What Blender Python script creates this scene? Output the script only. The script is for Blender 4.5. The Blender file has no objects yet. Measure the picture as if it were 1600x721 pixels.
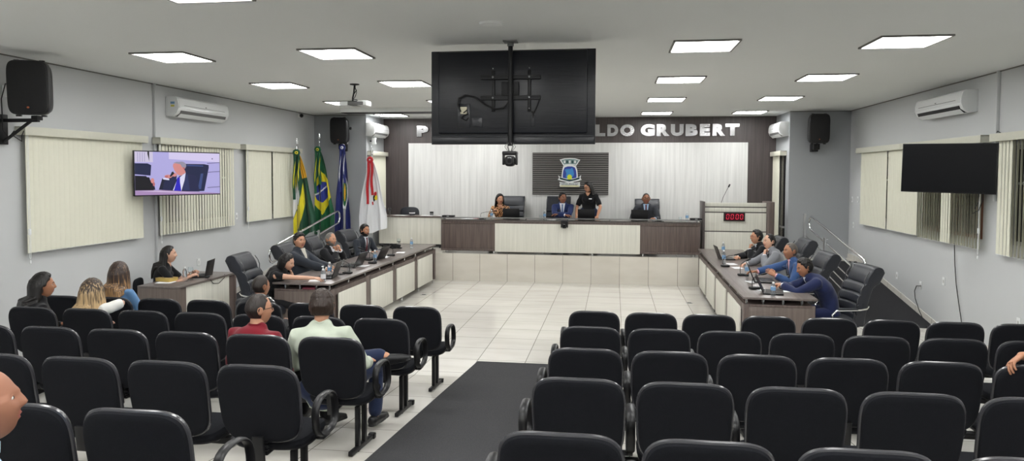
import bpy, bmesh, math, random
import numpy as np
from math import sin, cos, pi, radians, sqrt
from mathutils import Vector, Matrix, noise
from mathutils.bvhtree import BVHTree

S = bpy.context.scene
COL = S.collection
random.seed(7)

# ------------------------------------------------------------------ camera
CAM_H = 2.33
YAW, PITCH, ROLL, FPX, CY = .14177, .04323, .003612, 1111.0, 320.0
_f = Vector((-sin(YAW)*cos(PITCH), cos(YAW)*cos(PITCH), -sin(PITCH)))
_r = Vector((cos(YAW), sin(YAW), 0)); _u = _r.cross(_f)
RT = _r*cos(ROLL) + _u*sin(ROLL); UP = -_r*sin(ROLL) + _u*cos(ROLL)
cam = bpy.data.cameras.new('camera'); camo = bpy.data.objects.new('camera', cam); COL.objects.link(camo)
camo.matrix_world = Matrix(((RT.x, UP.x, -_f.x, 0), (RT.y, UP.y, -_f.y, 0), (RT.z, UP.z, -_f.z, CAM_H), (0, 0, 0, 1)))
cam.sensor_fit = 'HORIZONTAL'; cam.sensor_width = 36.0; cam.lens = 36.0*FPX/1600
cam.shift_y = (CY-360.5)/1600.0
cam.clip_start = .05; cam.clip_end = 100
S.camera = camo

# ------------------------------------------------------------------ world, exposure
S.view_settings.view_transform = 'Standard'; S.view_settings.look = 'None'
S.view_settings.exposure = 0.0; S.view_settings.gamma = 1.0; S.view_settings.use_curve_mapping = False
w = bpy.data.worlds.new('world'); S.world = w; w.use_nodes = True
w.node_tree.nodes['Background'].inputs[0].default_value = (.02, .022, .03, 1)
w.node_tree.nodes['Background'].inputs[1].default_value = .3
LIGHT_E = 26.0          # emission of the ceiling panels

def ray(px, py):
    return RT*((px-800)/FPX) + UP*((CY-py)/FPX) + _f
def at_z(px, py, z):
    d = ray(px, py); t = (z-CAM_H)/d.z; return Vector((d.x*t, d.y*t, z))
def at_y(px, py, Y):
    d = ray(px, py); t = Y/d.y; return Vector((d.x*t, Y, CAM_H+d.z*t))
def at_x(px, py, X):
    d = ray(px, py); t = X/d.x; return Vector((X, d.y*t, CAM_H+d.z*t))

# ------------------------------------------------------------------ materials
def srgb(r, g, b):
    def c(v):
        v /= 255.0
        return v/12.92 if v <= .04045 else ((v+.055)/1.055)**2.4
    return (c(r), c(g), c(b), 1)
MATS = {}
def mat(name, col, rough=.5, metal=0, bump=None, var=0, vscale=8, spec=.5, emit=None, es=1, trans=0, alpha=1, ior=1.45, sheen=0, stretch=(1, 1, 1), coat=0):
    if name in MATS: return MATS[name]
    m = bpy.data.materials.new(name); m.use_nodes = True; nt = m.node_tree; b = nt.nodes['Principled BSDF']
    b.inputs['Base Color'].default_value = col; b.inputs['Roughness'].default_value = rough
    b.inputs['Metallic'].default_value = metal; b.inputs['Specular IOR Level'].default_value = spec
    b.inputs['IOR'].default_value = ior
    if coat: b.inputs['Coat Weight'].default_value = coat; b.inputs['Coat Roughness'].default_value = .15
    if trans: b.inputs['Transmission Weight'].default_value = trans
    if alpha < 1: b.inputs['Alpha'].default_value = alpha
    if sheen: b.inputs['Sheen Weight'].default_value = sheen; b.inputs['Sheen Roughness'].default_value = .5
    if emit: b.inputs['Emission Color'].default_value = emit; b.inputs['Emission Strength'].default_value = es
    if var or bump:
        tc = nt.nodes.new('ShaderNodeTexCoord'); mp = nt.nodes.new('ShaderNodeMapping'); mp.inputs['Scale'].default_value = stretch
        nt.links.new(tc.outputs['Object'], mp.inputs[0])
    if var:
        n = nt.nodes.new('ShaderNodeTexNoise'); n.inputs['Scale'].default_value = vscale; n.inputs['Detail'].default_value = 4
        nt.links.new(mp.outputs[0], n.inputs['Vector'])
        mx = nt.nodes.new('ShaderNodeMix'); mx.data_type = 'RGBA'
        mx.inputs[6].default_value = (col[0]*(1-var), col[1]*(1-var), col[2]*(1-var), 1)
        mx.inputs[7].default_value = (min(1, col[0]*(1+var)), min(1, col[1]*(1+var)), min(1, col[2]*(1+var)), 1)
        nt.links.new(n.outputs['Fac'], mx.inputs[0]); nt.links.new(mx.outputs[2], b.inputs['Base Color'])
    if bump:
        n2 = nt.nodes.new('ShaderNodeTexNoise'); n2.inputs['Scale'].default_value = bump[0]; n2.inputs['Detail'].default_value = 3
        nt.links.new(mp.outputs[0], n2.inputs['Vector'])
        bp = nt.nodes.new('ShaderNodeBump'); bp.inputs['Strength'].default_value = bump[1]; bp.inputs['Distance'].default_value = bump[2] if len(bump) > 2 else .01
        nt.links.new(n2.outputs['Fac'], bp.inputs['Height']); nt.links.new(bp.outputs[0], b.inputs['Normal'])
    MATS[name] = m
    return m

def wood(name, c1, c2, stretch=(38, 38, 1.2), rough=.42):
    m = bpy.data.materials.new(name); m.use_nodes = True; nt = m.node_tree; b = nt.nodes['Principled BSDF']
    tc = nt.nodes.new('ShaderNodeTexCoord'); mp = nt.nodes.new('ShaderNodeMapping'); mp.inputs['Scale'].default_value = stretch
    nt.links.new(tc.outputs['Object'], mp.inputs[0])
    n = nt.nodes.new('ShaderNodeTexNoise'); n.inputs['Scale'].default_value = 1; n.inputs['Detail'].default_value = 5; n.inputs['Roughness'].default_value = .65
    nt.links.new(mp.outputs[0], n.inputs['Vector'])
    cr = nt.nodes.new('ShaderNodeValToRGB'); cr.color_ramp.elements[0].color = c1; cr.color_ramp.elements[1].color = c2
    cr.color_ramp.elements[0].position = .3; cr.color_ramp.elements[1].position = .7
    nt.links.new(n.outputs['Fac'], cr.inputs[0]); nt.links.new(cr.outputs[0], b.inputs['Base Color'])
    b.inputs['Roughness'].default_value = rough
    MATS[name] = m
    return m

def tiles(name, axes='XY', off=(0, 0), size=(.6, .6), c1=None, c2=None, grout=None, rough=.12, g=.006, shiftrow=0):
    m = bpy.data.materials.new(name); m.use_nodes = True; nt = m.node_tree; b = nt.nodes['Principled BSDF']
    tc = nt.nodes.new('ShaderNodeTexCoord'); sp = nt.nodes.new('ShaderNodeSeparateXYZ'); cb = nt.nodes.new('ShaderNodeCombineXYZ')
    nt.links.new(tc.outputs['Object'], sp.inputs[0])
    for i, a in enumerate(axes):
        ad = nt.nodes.new('ShaderNodeMath'); ad.operation = 'ADD'; ad.inputs[1].default_value = off[i]
        nt.links.new(sp.outputs[a], ad.inputs[0]); nt.links.new(ad.outputs[0], cb.inputs[i])
    br = nt.nodes.new('ShaderNodeTexBrick'); br.offset = shiftrow; br.squash = 1
    br.inputs['Scale'].default_value = 1; br.inputs['Brick Width'].default_value = size[0]; br.inputs['Row Height'].default_value = size[1]
    br.inputs['Mortar Size'].default_value = g; br.inputs['Mortar Smooth'].default_value = .3
    br.inputs['Color1'].default_value = c1; br.inputs['Color2'].default_value = c2; br.inputs['Mortar'].default_value = grout
    nt.links.new(cb.outputs[0], br.inputs['Vector'])
    n = nt.nodes.new('ShaderNodeTexNoise'); n.inputs['Scale'].default_value = 1.3; n.inputs['Detail'].default_value = 6
    mp = nt.nodes.new('ShaderNodeMapping'); mp.inputs['Scale'].default_value = (1, 3, 1); nt.links.new(cb.outputs[0], mp.inputs[0]); nt.links.new(mp.outputs[0], n.inputs['Vector'])
    mx = nt.nodes.new('ShaderNodeMix'); mx.data_type = 'RGBA'; mx.blend_type = 'MULTIPLY'; mx.inputs[0].default_value = .35
    cr = nt.nodes.new('ShaderNodeValToRGB'); cr.color_ramp.elements[0].color = (.78, .76, .72, 1); cr.color_ramp.elements[1].color = (1, 1, 1, 1)
    cr.color_ramp.elements[0].position = .35; cr.color_ramp.elements[1].position = .6
    nt.links.new(n.outputs['Fac'], cr.inputs[0]); nt.links.new(br.outputs['Color'], mx.inputs[6]); nt.links.new(cr.outputs[0], mx.inputs[7])
    nt.links.new(mx.outputs[2], b.inputs['Base Color'])
    b.inputs['Roughness'].default_value = rough
    MATS[name] = m
    return m

W_WALL = mat('wall_paint', srgb(197, 199, 200), .75, bump=(60, .08, .003), var=.02, vscale=2)
W_CEIL = mat('ceiling_paint', srgb(226, 228, 226), .8, var=.015, vscale=1)
W_COLR = mat('column_paint', srgb(164, 167, 170), .75, bump=(60, .08, .003))
WD = wood('dark_laminate', srgb(78, 67, 64), srgb(112, 98, 93))
WDH = wood('dark_laminate_panel', srgb(64, 57, 57), srgb(86, 78, 77), (45, 45, 1.0))
WTOP = wood('worktop_laminate', srgb(94, 86, 83), srgb(124, 115, 111), (30, 1.5, 30), .3)
WEND = wood('end_panel_laminate', srgb(92, 82, 77), srgb(118, 106, 99), (34, 34, 1.4), .4)
WL = wood('pale_laminate', srgb(205, 204, 193), srgb(228, 226, 216), (40, 40, .9), .45)
WLP = wood('pale_wall_laminate', srgb(205, 205, 203), srgb(228, 228, 226), (22, 22, .7), .45)
FLOOR_T = tiles('floor_tiles', ('X', 'Y'), (-.14+60, -.27+60), (.6, .6), srgb(220, 217, 210), srgb(212, 209, 202), srgb(136, 132, 124), .14, .005)
STAGE_T = tiles('stage_tiles', ('X', 'Z'), (-.14+60, 0.005), (.6, .6), srgb(216, 211, 201), srgb(208, 203, 193), srgb(130, 124, 114), .2, .005)
CARPET = mat('black_carpet', srgb(76, 76, 78), .95, bump=(260, .9, .01), var=.45, vscale=140, spec=.1)
RUBBER = mat('black_ramp_rubber', srgb(46, 46, 49), .8, bump=(200, .4, .005), var=.15, vscale=50, spec=.2)
FAB = mat('black_fabric', srgb(26, 27, 31), .92, bump=(400, .5, .004), var=.15, vscale=60, spec=.15)
PLAST = mat('black_plastic', srgb(24, 24, 26), .38, spec=.45)
PIPING = mat('glossy_black_piping', srgb(54, 54, 58), .24, spec=.9)
BSTEEL = mat('black_steel', srgb(22, 22, 24), .45, metal=.3)
LEATHER = mat('black_leather', srgb(42, 44, 50), .42, bump=(140, .25, .003), spec=.5)
CHROME = mat('chrome', (.75, .76, .78, 1), .14, metal=1)
STEEL = mat('brushed_steel', (.55, .56, .57, 1), .28, metal=1)
GREYMET = mat('grey_metal', srgb(120, 120, 120), .45, metal=.6)
BLIND = mat('blind_fabric', srgb(222, 221, 204), .8, bump=(90, .25, .003), var=.03, vscale=20)
BLINDR = mat('blind_rail', srgb(205, 204, 190), .6, var=.04, vscale=30)
WHITEP = mat('white_plastic', srgb(228, 230, 230), .35)
WHITEG = mat('gloss_white_plastic', srgb(232, 234, 235), .1)
DARKGL = mat('dark_window_glass', srgb(14, 14, 16), .08)
BROWNF = mat('brown_window_frame', srgb(96, 62, 44), .5, var=.1)
ALU = mat('aluminium', srgb(170, 170, 168), .35, metal=.7)
SCREEN_OFF = mat('switched_off_screen', srgb(8, 9, 13), .3, spec=.2)
TVB = mat('black_tv_back', srgb(20, 22, 29), .3, bump=(3, .1, .02), spec=.5, stretch=(1, 1, 40))
GRILL = mat('speaker_grille', srgb(20, 20, 23), .6, bump=(300, .8, .004))
GLASS = mat('clear_glass', (.93, .97, .98, 1), .03, trans=1, ior=1.3)
WATER = mat('clear_bottle', (.90, .95, .99, 1), .05, trans=.9, ior=1.2)
PAPER = mat('white_paper', srgb(238, 238, 240), .7)
LBLUE = mat('blue_bottle_label', srgb(120, 158, 196), .5)
BLK = mat('matte_black', srgb(15, 15, 17), .55)
LIGHTM = mat('light_diffuser', (1, 1, 1, 1), .5, emit=(1, 1, .985, 1), es=LIGHT_E)
LFRAME = mat('light_frame', srgb(110, 108, 104), .5)

# ------------------------------------------------------------------ mesh builder
def rotz(a): return Matrix.Rotation(a, 4, 'Z')
class MB:
    def __init__(s): s.v = []; s.f = []; s.m = []; s.flat = []; s.starts = []
    def add(s, vs, fs, mi=0, T=None, flat=False):
        o = len(s.v); s.starts.append((o, len(s.f)))
        if T is not None: vs = [T @ Vector(v) for v in vs]
        s.v.extend([tuple(v) for v in vs])
        for f in fs: s.f.append(tuple(i+o for i in f)); s.m.append(mi); s.flat.append(flat)
        return s
    def box(s, c, size, bev=0, mi=0, T=None, seg=2):
        hx, hy, hz = [a/2 for a in size]
        vs = [(c[0]+x*hx, c[1]+y*hy, c[2]+z*hz) for z in (-1, 1) for y in (-1, 1) for x in (-1, 1)]
        fs = [(0, 2, 3, 1), (4, 5, 7, 6), (0, 1, 5, 4), (2, 6, 7, 3), (0, 4, 6, 2), (1, 3, 7, 5)]
        if bev <= 0: return s.add(vs, fs, mi, T, True)
        bm = bmesh.new(); vv = [bm.verts.new(v) for v in vs]
        for f in fs: bm.faces.new([vv[i] for i in f])
        bmesh.ops.bevel(bm, geom=bm.edges[:], offset=min(bev, .49*min(size)), segments=seg, profile=.5, affect='EDGES')
        bm.verts.index_update(); r = ([v.co.copy() for v in bm.verts], [[v.index for v in f.verts] for f in bm.faces]); bm.free()
        return s.add(r[0], r[1], mi, T)
    def tube(s, pts, r, n=10, mi=0, T=None, closed=False, asp=None, up=None, caps=True, roundcap=False):
        P = [Vector(p) for p in pts]; k = len(P)
        R = list(r) if hasattr(r, '__len__') else [r]*k
        A = asp if asp is not None else 1.0
        A = list(A) if hasattr(A, '__len__') else [A]*k
        if roundcap and not closed:
            d0 = (P[0]-P[1]).normalized(); d1 = (P[-1]-P[-2]).normalized(); c0, c1 = P[0].copy(), P[-1].copy()
            pre = [(c0+d0*R[0]*sin(t), R[0]*max(.05, cos(t))) for t in (1.5, 1.1, .6)]
            post = [(c1+d1*R[-1]*sin(t), R[-1]*max(.05, cos(t))) for t in (.6, 1.1, 1.5)]
            P = [a[0] for a in pre]+P+[a[0] for a in post]; R = [a[1] for a in pre]+R+[a[1] for a in post]; A = [A[0]]*3+A+[A[-1]]*3; k += 6
        vs = []; prev = None
        for i in range(k):
            a = P[(i-1) % k] if (closed or i > 0) else P[i]; b = P[(i+1) % k] if (closed or i < k-1) else P[i]
            t = (b-a)
            t = t.normalized() if t.length > 1e-9 else Vector((0, 0, 1))
            if prev is None:
                u = Vector(up) if up is not None else (Vector((0, 0, 1)) if abs(t.z) < .9 else Vector((1, 0, 0)))
            else: u = prev
            u = (u-t*u.dot(t))
            u = u.normalized() if u.length > 1e-6 else t.orthogonal().normalized()
            prev = u; w_ = t.cross(u)
            for j in range(n):
                an = 2*pi*j/n
                vs.append(P[i]+u*cos(an)*R[i]*A[i]+w_*sin(an)*R[i])
        fs = []
        for i in range(k if closed else k-1):
            a = i*n; b = ((i+1) % k)*n
            for j in range(n): fs.append((a+j, a+(j+1) % n, b+(j+1) % n, b+j))
        if caps and not closed: fs.append(tuple(reversed(range(n)))); fs.append(tuple((k-1)*n+j for j in range(n)))
        return s.add(vs, fs, mi, T)
    def lathe(s, prof, n=20, mi=0, T=None, c=(0, 0, 0)):
        vs = []; k = len(prof)
        for r, z in prof:
            for j in range(n): a = 2*pi*j/n; vs.append((c[0]+r*cos(a), c[1]+r*sin(a), c[2]+z))
        fs = [(i*n+j, i*n+(j+1) % n, (i+1)*n+(j+1) % n, (i+1)*n+j) for i in range(k-1) for j in range(n)]
        if prof[0][0] > 1e-5: fs.append(tuple(reversed(range(n))))
        if prof[-1][0] > 1e-5: fs.append(tuple((k-1)*n+j for j in range(n)))
        return s.add(vs, fs, mi, T)
    def sphere(s, c, r, nu=16, nv=10, mi=0, T=None):
        if not hasattr(r, '__len__'): r = (r, r, r)
        vs = [(c[0], c[1], c[2]-r[2])]
        for i in range(1, nv):
            p = -pi/2+pi*i/nv
            for j in range(nu): a = 2*pi*j/nu; vs.append((c[0]+r[0]*cos(p)*cos(a), c[1]+r[1]*cos(p)*sin(a), c[2]+r[2]*sin(p)))
        vs.append((c[0], c[1], c[2]+r[2])); fs = []
        for j in range(nu): fs.append((0, 1+(j+1) % nu, 1+j))
        for i in range(nv-2):
            for j in range(nu): a = 1+i*nu; b = a+nu; fs.append((a+j, a+(j+1) % nu, b+(j+1) % nu, b+j))
        l = len(vs)-1; a = 1+(nv-2)*nu
        for j in range(nu): fs.append((a+j, a+(j+1) % nu, l))
        return s.add(vs, fs, mi, T)
    def prism(s, out, z0, z1, mi=0, T=None, bev=0, mside=None):
        """outline in XY extruded from z0 to z1; rounded rim if bev"""
        n = len(out); rings = []
        if bev:
            cx = sum(p[0] for p in out)/n; cy = sum(p[1] for p in out)/n
            mx = max(sqrt((p[0]-cx)**2+(p[1]-cy)**2) for p in out)
            sg = 1 if z1 > z0 else -1
            for t in (0, .5, 1): a = t*pi/2; rings.append((1-bev/mx*(1-sin(a)), z0+sg*bev*(1-cos(a))))
            for t in (0, .5, 1): a = t*pi/2; rings.append((1-bev/mx*(1-cos(a)), z1-sg*bev*(1-sin(a))))
        else: cx = cy = 0; rings = [(1, z0), (1, z1)]
        vs = []
        for sc, z in rings:
            for p in out: vs.append((cx+(p[0]-cx)*sc, cy+(p[1]-cy)*sc, z))
        fs = [tuple(reversed(range(n))), tuple((len(rings)-1)*n+j for j in range(n))]
        side = [(i*n+j, i*n+(j+1) % n, (i+1)*n+(j+1) % n, (i+1)*n+j) for i in range(len(rings)-1) for j in range(n)]
        s.add(vs, fs, mi, T, not bev)
        o = len(s.v)-len(vs)
        for f in side: s.f.append(tuple(i+o for i in f)); s.m.append(mi if mside is None else mside); s.flat.append(False)
        return s
    def grid(s, fn, nu, nv, mi=0, T=None, mfn=None, thick=0):
        vs = [fn(i/nu, j/nv) for j in range(nv+1) for i in range(nu+1)]
        o = len(s.v); s.add(vs, [], mi, T)
        for j in range(nv):
            for i in range(nu):
                a = o+j*(nu+1)+i; s.f.append((a, a+1, a+nu+2, a+nu+1)); s.flat.append(False)
                s.m.append(mfn((i+.5)/nu, (j+.5)/nv) if mfn else mi)
        return s
    def mesh(s, name, mats, sharp=35):
        me = bpy.data.meshes.new(name); me.from_pydata(s.v, [], s.f)
        for m in (mats if isinstance(mats, (list, tuple)) else [mats]): me.materials.append(m)
        me.polygons.foreach_set('material_index', s.m); me.polygons.foreach_set('use_smooth', [not a for a in s.flat])
        me.update()
        if sharp: me.set_sharp_from_angle(angle=radians(sharp))
        return me
    def objs(s, name, mats, parent=None, k=1):
        """one object for every k shapes added"""
        out = []; st = s.starts+[(len(s.v), len(s.f))]
        for i in range(0, len(s.starts), k):
            a = st[i]; b = st[min(i+k, len(s.starts))]; q = MB(); q.v = s.v[a[0]:b[0]]; q.f = [tuple(x-a[0] for x in f) for f in s.f[a[1]:b[1]]]; q.m = s.m[a[1]:b[1]]; q.flat = s.flat[a[1]:b[1]]
            out.append(q.obj(name, mats, parent))
        return out
    def obj(s, name, mats, parent=None, loc=None, rot=None, sharp=35):
        o = bpy.data.objects.new(name, s.mesh(name, mats, sharp)); COL.objects.link(o)
        if parent is not None: o.parent = parent
        if loc is not None: o.location = loc
        if rot is not None: o.rotation_euler = rot
        return o

def empty(name, loc=(0, 0, 0), rz=0, label=None, cat=None, group=None):
    o = bpy.data.objects.new(name, None); COL.objects.link(o); o.location = loc; o.rotation_euler = (0, 0, rz); o.empty_display_size = .1
    if label: o['label'] = label; o['category'] = cat
    if group: o['group'] = group
    return o
def tag(o, label, cat, group=None):
    o['label'] = label; o['category'] = cat
    if group: o['group'] = group
    return o
def struct(o, label=None):
    o['kind'] = 'structure'
    if label: o['label'] = label
    return o
def kids(o): return [c for c in COL.objects if c.parent == o]
def copy_tree(o, loc=None, rz=None, label=None, group=None, parent=None):
    c = o.copy(); COL.objects.link(c)
    if parent is not None: c.parent = parent
    for ch in list(o.children): copy_tree(ch, parent=c)
    if loc is not None: c.location = loc
    if rz is not None: c.rotation_euler = (0, 0, rz)
    if label: c['label'] = label
    if group: c['group'] = group
    return c
def frame(o, x, y, z):
    """matrix with columns x, y, z and origin o"""
    x, y, z = Vector(x), Vector(y), Vector(z)
    return Matrix(((x.x, y.x, z.x, o[0]), (x.y, y.y, z.y, o[1]), (x.z, y.z, z.z, o[2]), (0, 0, 0, 1)))
def superell(a, b, p=3.5, n=40, cx=0, cy=0):
    o = []
    for i in range(n):
        t = 2*pi*i/n; c, s_ = cos(t), sin(t)
        o.append((cx+a*math.copysign(abs(c)**(2/p), c), cy+b*math.copysign(abs(s_)**(2/p), s_)))
    return o

# ------------------------------------------------------------------ setting
XL, XR, YS, YC, YB, ZC, ZS = -6.87, 4.88, 15.13, 15.7, 16.95, 3.67, .59
XCL, XCR = -5.62, 3.66            # inner faces of the two columns
Y0 = -3.2
def zf(y): return max(0., .08*(7.9-y))

m = MB(); m.box(((XL+XR)/2, (7.9+17.2)/2, -.1), (XR-XL+.4, 17.2-7.9, .2)); m.obj('floor', FLOOR_T)['kind'] = 'structure'
m = MB()      # the floor under the audience rises towards the back of the hall
a0, a1 = XL-.2, XR+.2; ys = [7.9, Y0-.2]
m.add([(a0, 7.9, 0), (a1, 7.9, 0), (a1, ys[1], zf(ys[1])), (a0, ys[1], zf(ys[1])), (a0, 7.9, -.2), (a1, 7.9, -.2), (a1, ys[1], -.2), (a0, ys[1], -.2)],
      [(0, 3, 2, 1), (4, 5, 6, 7), (0, 1, 5, 4), (2, 3, 7, 6), (0, 4, 7, 3), (1, 2, 6, 5)], flat=True)
m.obj('floor', FLOOR_T)['kind'] = 'structure'
m = MB(); m.box(((XL+XR)/2, (Y0+17.2)/2, ZC+.1), (XR-XL+.4, 17.2-Y0+.4, .2)); m.obj('ceiling', W_CEIL)['kind'] = 'structure'
def wall(name, c, s_, mt=W_WALL): m = MB(); m.box(c, s_); o = m.obj(name, mt); o['kind'] = 'structure'; return o
wall('wall_left', (XL-.1, (Y0+17.2)/2, 1.8), (.2, 17.2-Y0, 3.9))
wall('wall_right', (XR+.1, (Y0+17.2)/2, 1.8), (.2, 17.2-Y0, 3.9))
wall('wall_rear', ((XL+XR)/2, Y0-.1, 1.8), (XR-XL+.4, .2, 3.9))
wall('wall_back', ((XL+XR)/2, YB+.1, 1.8), (XR-XL, .2, 3.9), WDH)
wall('wall_column_left', ((XL+XCL)/2, (YC+YB)/2, (ZC+ZS)/2), (XCL-XL, YB-YC, ZC-ZS), W_COLR)
wall('wall_column_right', ((XR+XCR)/2, (YC+YB)/2, (ZC+ZS)/2), (XR-XCR, YB-YC, ZC-ZS), W_COLR)
# thin dark line where wall meets ceiling
for nm, c, s_ in (('trim_1', (XL+.006, (Y0+YC)/2, ZC-.008), (.012, YC-Y0, .014)), ('trim_2', (XR-.006, (Y0+YC)/2, ZC-.008), (.012, YC-Y0, .014)),
                  ('trim_3', ((XL+XCL)/2, YC-.006, ZC-.008), (XCL-XL, .012, .014)), ('trim_4', ((XR+XCR)/2, YC-.006, ZC-.008), (XR-XCR, .012, .014))):
    m = MB(); m.box(c, s_); m.obj(nm, LFRAME)['kind'] = 'structure'
# stage platform with tiled riser
m = MB(); m.box(((XCL-.25+XCR+.3)/2, (YS+YB)/2, ZS/2), (XCR+.3-XCL+.25, YB-YS, ZS)); o = m.obj('stage', STAGE_T); struct(o, 'raised tiled stage platform under the main bench')
for x0, x1, nm in ((XL, XCL-.25, 'l'), (XCR+.3, XR, 'r')):
    m = MB(); m.box(((x0+x1)/2, (YS+YC)/2, ZS/2), (x1-x0, YC-YS, ZS)); o = m.obj('stage', STAGE_T); struct(o, 'tiled landing at the end of the stage by the ' + ('left' if nm == 'l' else 'right') + ' wall')
# ramps down from the stage landings
RY0, RY1 = 11.52, YS
for x0, x1, nm in ((XL, XCL-.3, 'left'), (3.84, XR-.012, 'right')):
    m = MB(); m.add([(x0, RY0, .004), (x1, RY0, .004), (x1, RY1, ZS), (x0, RY1, ZS), (x0, RY1, 0), (x1, RY1, 0)], [(0, 1, 2, 3), (0, 3, 4), (1, 5, 2), (0, 4, 5, 1), (2, 5, 4, 3)], flat=True)
    o = m.obj('stage_ramp', RUBBER); struct(o, 'black rubber covered ramp up to the stage beside the %s wall' % nm)
# baseboards of floor tile
for nm, x in (('baseboard_left', XL+.006), ('baseboard_right', XR-.006)):
    m = MB()
    y = [Y0, 7.9, RY0, RY1, YC]; z = [zf(Y0), 0, 0, ZS, ZS]
    vs = []
    for a, b in zip(y, z): vs += [(x-.006, a, b), (x+.006, a, b), (x-.006, a, b+.1), (x+.006, a, b+.1)]
    fs = []
    for i in range(4):
        p = i*4; q = p+4; fs += [(p, q, q+2, p+2), (p+1, p+3, q+3, q+1), (p+2, q+2, q+3, p+3)]
    fs += [(0, 2, 3, 1), (16, 17, 19, 18)]
    m.add(vs, fs, flat=True); m.obj(nm, FLOOR_T)['kind'] = 'structure'
# aisle carpet follows the rise
cp = bpy.data.objects
m = MB(); cl, cr2 = -1.70, -.42
pts = [(8.56, .012, -1.644), (7.9, .012, -1.712), (7, zf(7)+.012, -1.728), (6, zf(6)+.012, -1.742), (5, zf(5)+.012, -1.758), (4, zf(4)+.012, -1.774), (2, zf(2)+.012, -1.80), (0, zf(0)+.012, -1.82)]
vs = []
for y, z, cl in pts: vs += [(cl, y, z), (cr2, y, z), (cl, y, z-.012), (cr2, y, z-.012)]
fs = []
for i in range(len(pts)-1):
    p = i*4; q = p+4; fs += [(p, q, q+1, p+1), (p+2, p+3, q+3, q+2), (p, p+2, q+2, q), (p+1, q+1, q+3, p+3)]
fs += [(0, 1, 3, 2), (28, 30, 31, 29)]
m.add(vs, fs, flat=True); tag(m.obj('aisle_carpet', CARPET), 'long black ribbed carpet runner down the aisle between the two blocks of seats', 'carpet')

# pale panel and slatted plaque on the back wall
m = MB(); m.box((-.97, YB-.015, 1.85), (8.02, .03, 2.44)); m.box((-.97, YB-.009, 1.85), (8.06, .018, 2.48), mi=1)
tag(m.obj('wall_panel', [WLP, WDH]), 'wide pale wood-effect wall panel behind the main bench', 'wall panel')

# ceiling soffit edge and black box as painted shade of the recess over the left of the stage
m = MB(); m.box((-3.6, 14.1, ZC-.04), (4.0, .06, .08)); m.obj('trim_5', W_CEIL)['kind'] = 'structure'
m = MB(); m.box((-3.6, 14.34, ZC-.045), (4.0, .40, .09)); m.obj('recess_shade', BLK)['kind'] = 'structure'

# pipe covers on the walls
for nm, x, p, z0, z1 in (('trim_7', XL+.02, at_x(240, 200, XL).y, .3, ZC), ('trim_8', XR-.02, at_x(1561, 180, XR).y, 2.0, ZC)):
    m = MB(); m.box((x, p, (z0+z1)/2), (.04, .035, z1-z0), .006); m.obj(nm, W_WALL)['kind'] = 'structure'

# ceiling light panels
LP = MB(); LP.box((0, 0, -.006), (.60, .62, .012))
LF = MB()
for sx, sy, a, b in ((0, .32, .66, .02), (0, -.32, .66, .02), (.32, 0, .02, .62), (-.32, 0, .02, .62)): LF.box((sx, sy, -.009), (a, b, .018))
cols = [(-5.05, 'above the left wall'), (-3.07, 'left of the television'), (-1.1, 'over the aisle'), (.91, 'right of the television'), (2.86, 'nearest the right wall')]
rws = [(-2.6, 'behind the last seats'), (0, 'over the rear seats'), (2.45, 'over the rearmost seats'), (4.88, 'over the middle seats'), (7.65, 'over the front row of seats'), (10.3, 'over the middle of the hall'), (13.0, 'in front of the stage'), (15.8, 'over the stage')]
first = None
for yy, rl in rws:
    for xx, cl_ in cols:
        if (xx == -1.1 and yy > 6) or (xx < -5 and yy == 4.88): continue
        lab = 'square ceiling light %s, in the line %s' % (rl, cl_)
        if first is None:
            first = empty('ceiling_light', (xx, yy, ZC), 0, lab, 'ceiling light', 'square ceiling light panels'); LP.obj('diffuser', LIGHTM, first); LF.obj('frame', LFRAME, first)
        else: copy_tree(first, (xx, yy, ZC), 0, lab)
# ------------------------------------------------------------------ windows, blinds
def on_wall(side):
    """local frame on a side wall: x runs along +Y of the room, z up, y out of the wall into the room"""
    if side == 'L': return Matrix(((0, 1, 0, XL), (1, 0, 0, 0), (0, 0, 1, 0), (0, 0, 0, 1)))   # (a,out,z) -> (XL+out, a, z)
    return Matrix(((0, -1, 0, XR), (1, 0, 0, 0), (0, 0, 1, 0), (0, 0, 0, 1)))
def window(n, side, a0, a1, z0, z1, fr=ALU, mull=2):
    T = on_wall(side); m = MB(); t = .05
    m.box(((a0+a1)/2, .012, z0+t/2), (a1-a0, .024, t), T=T); m.box(((a0+a1)/2, .012, z1-t/2), (a1-a0, .024, t), T=T)
    for i in range(mull+1): x = a0+t/2+(a1-a0-t)*i/mull; m.box((x, .012, (z0+z1)/2), (t, .024, z1-z0-2*t), T=T)
    m.box(((a0+a1)/2, .010, z0+.62*(z1-z0)), (a1-a0-t, .018, .03), T=T)
    m.box(((a0+a1)/2, .004, (z0+z1)/2), (a1-a0-.02, .006, z1-z0-.02), mi=1, T=T)
    o = m.obj('window_%d' % n, [fr, DARKGL]); o['kind'] = 'structure'; return o
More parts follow.
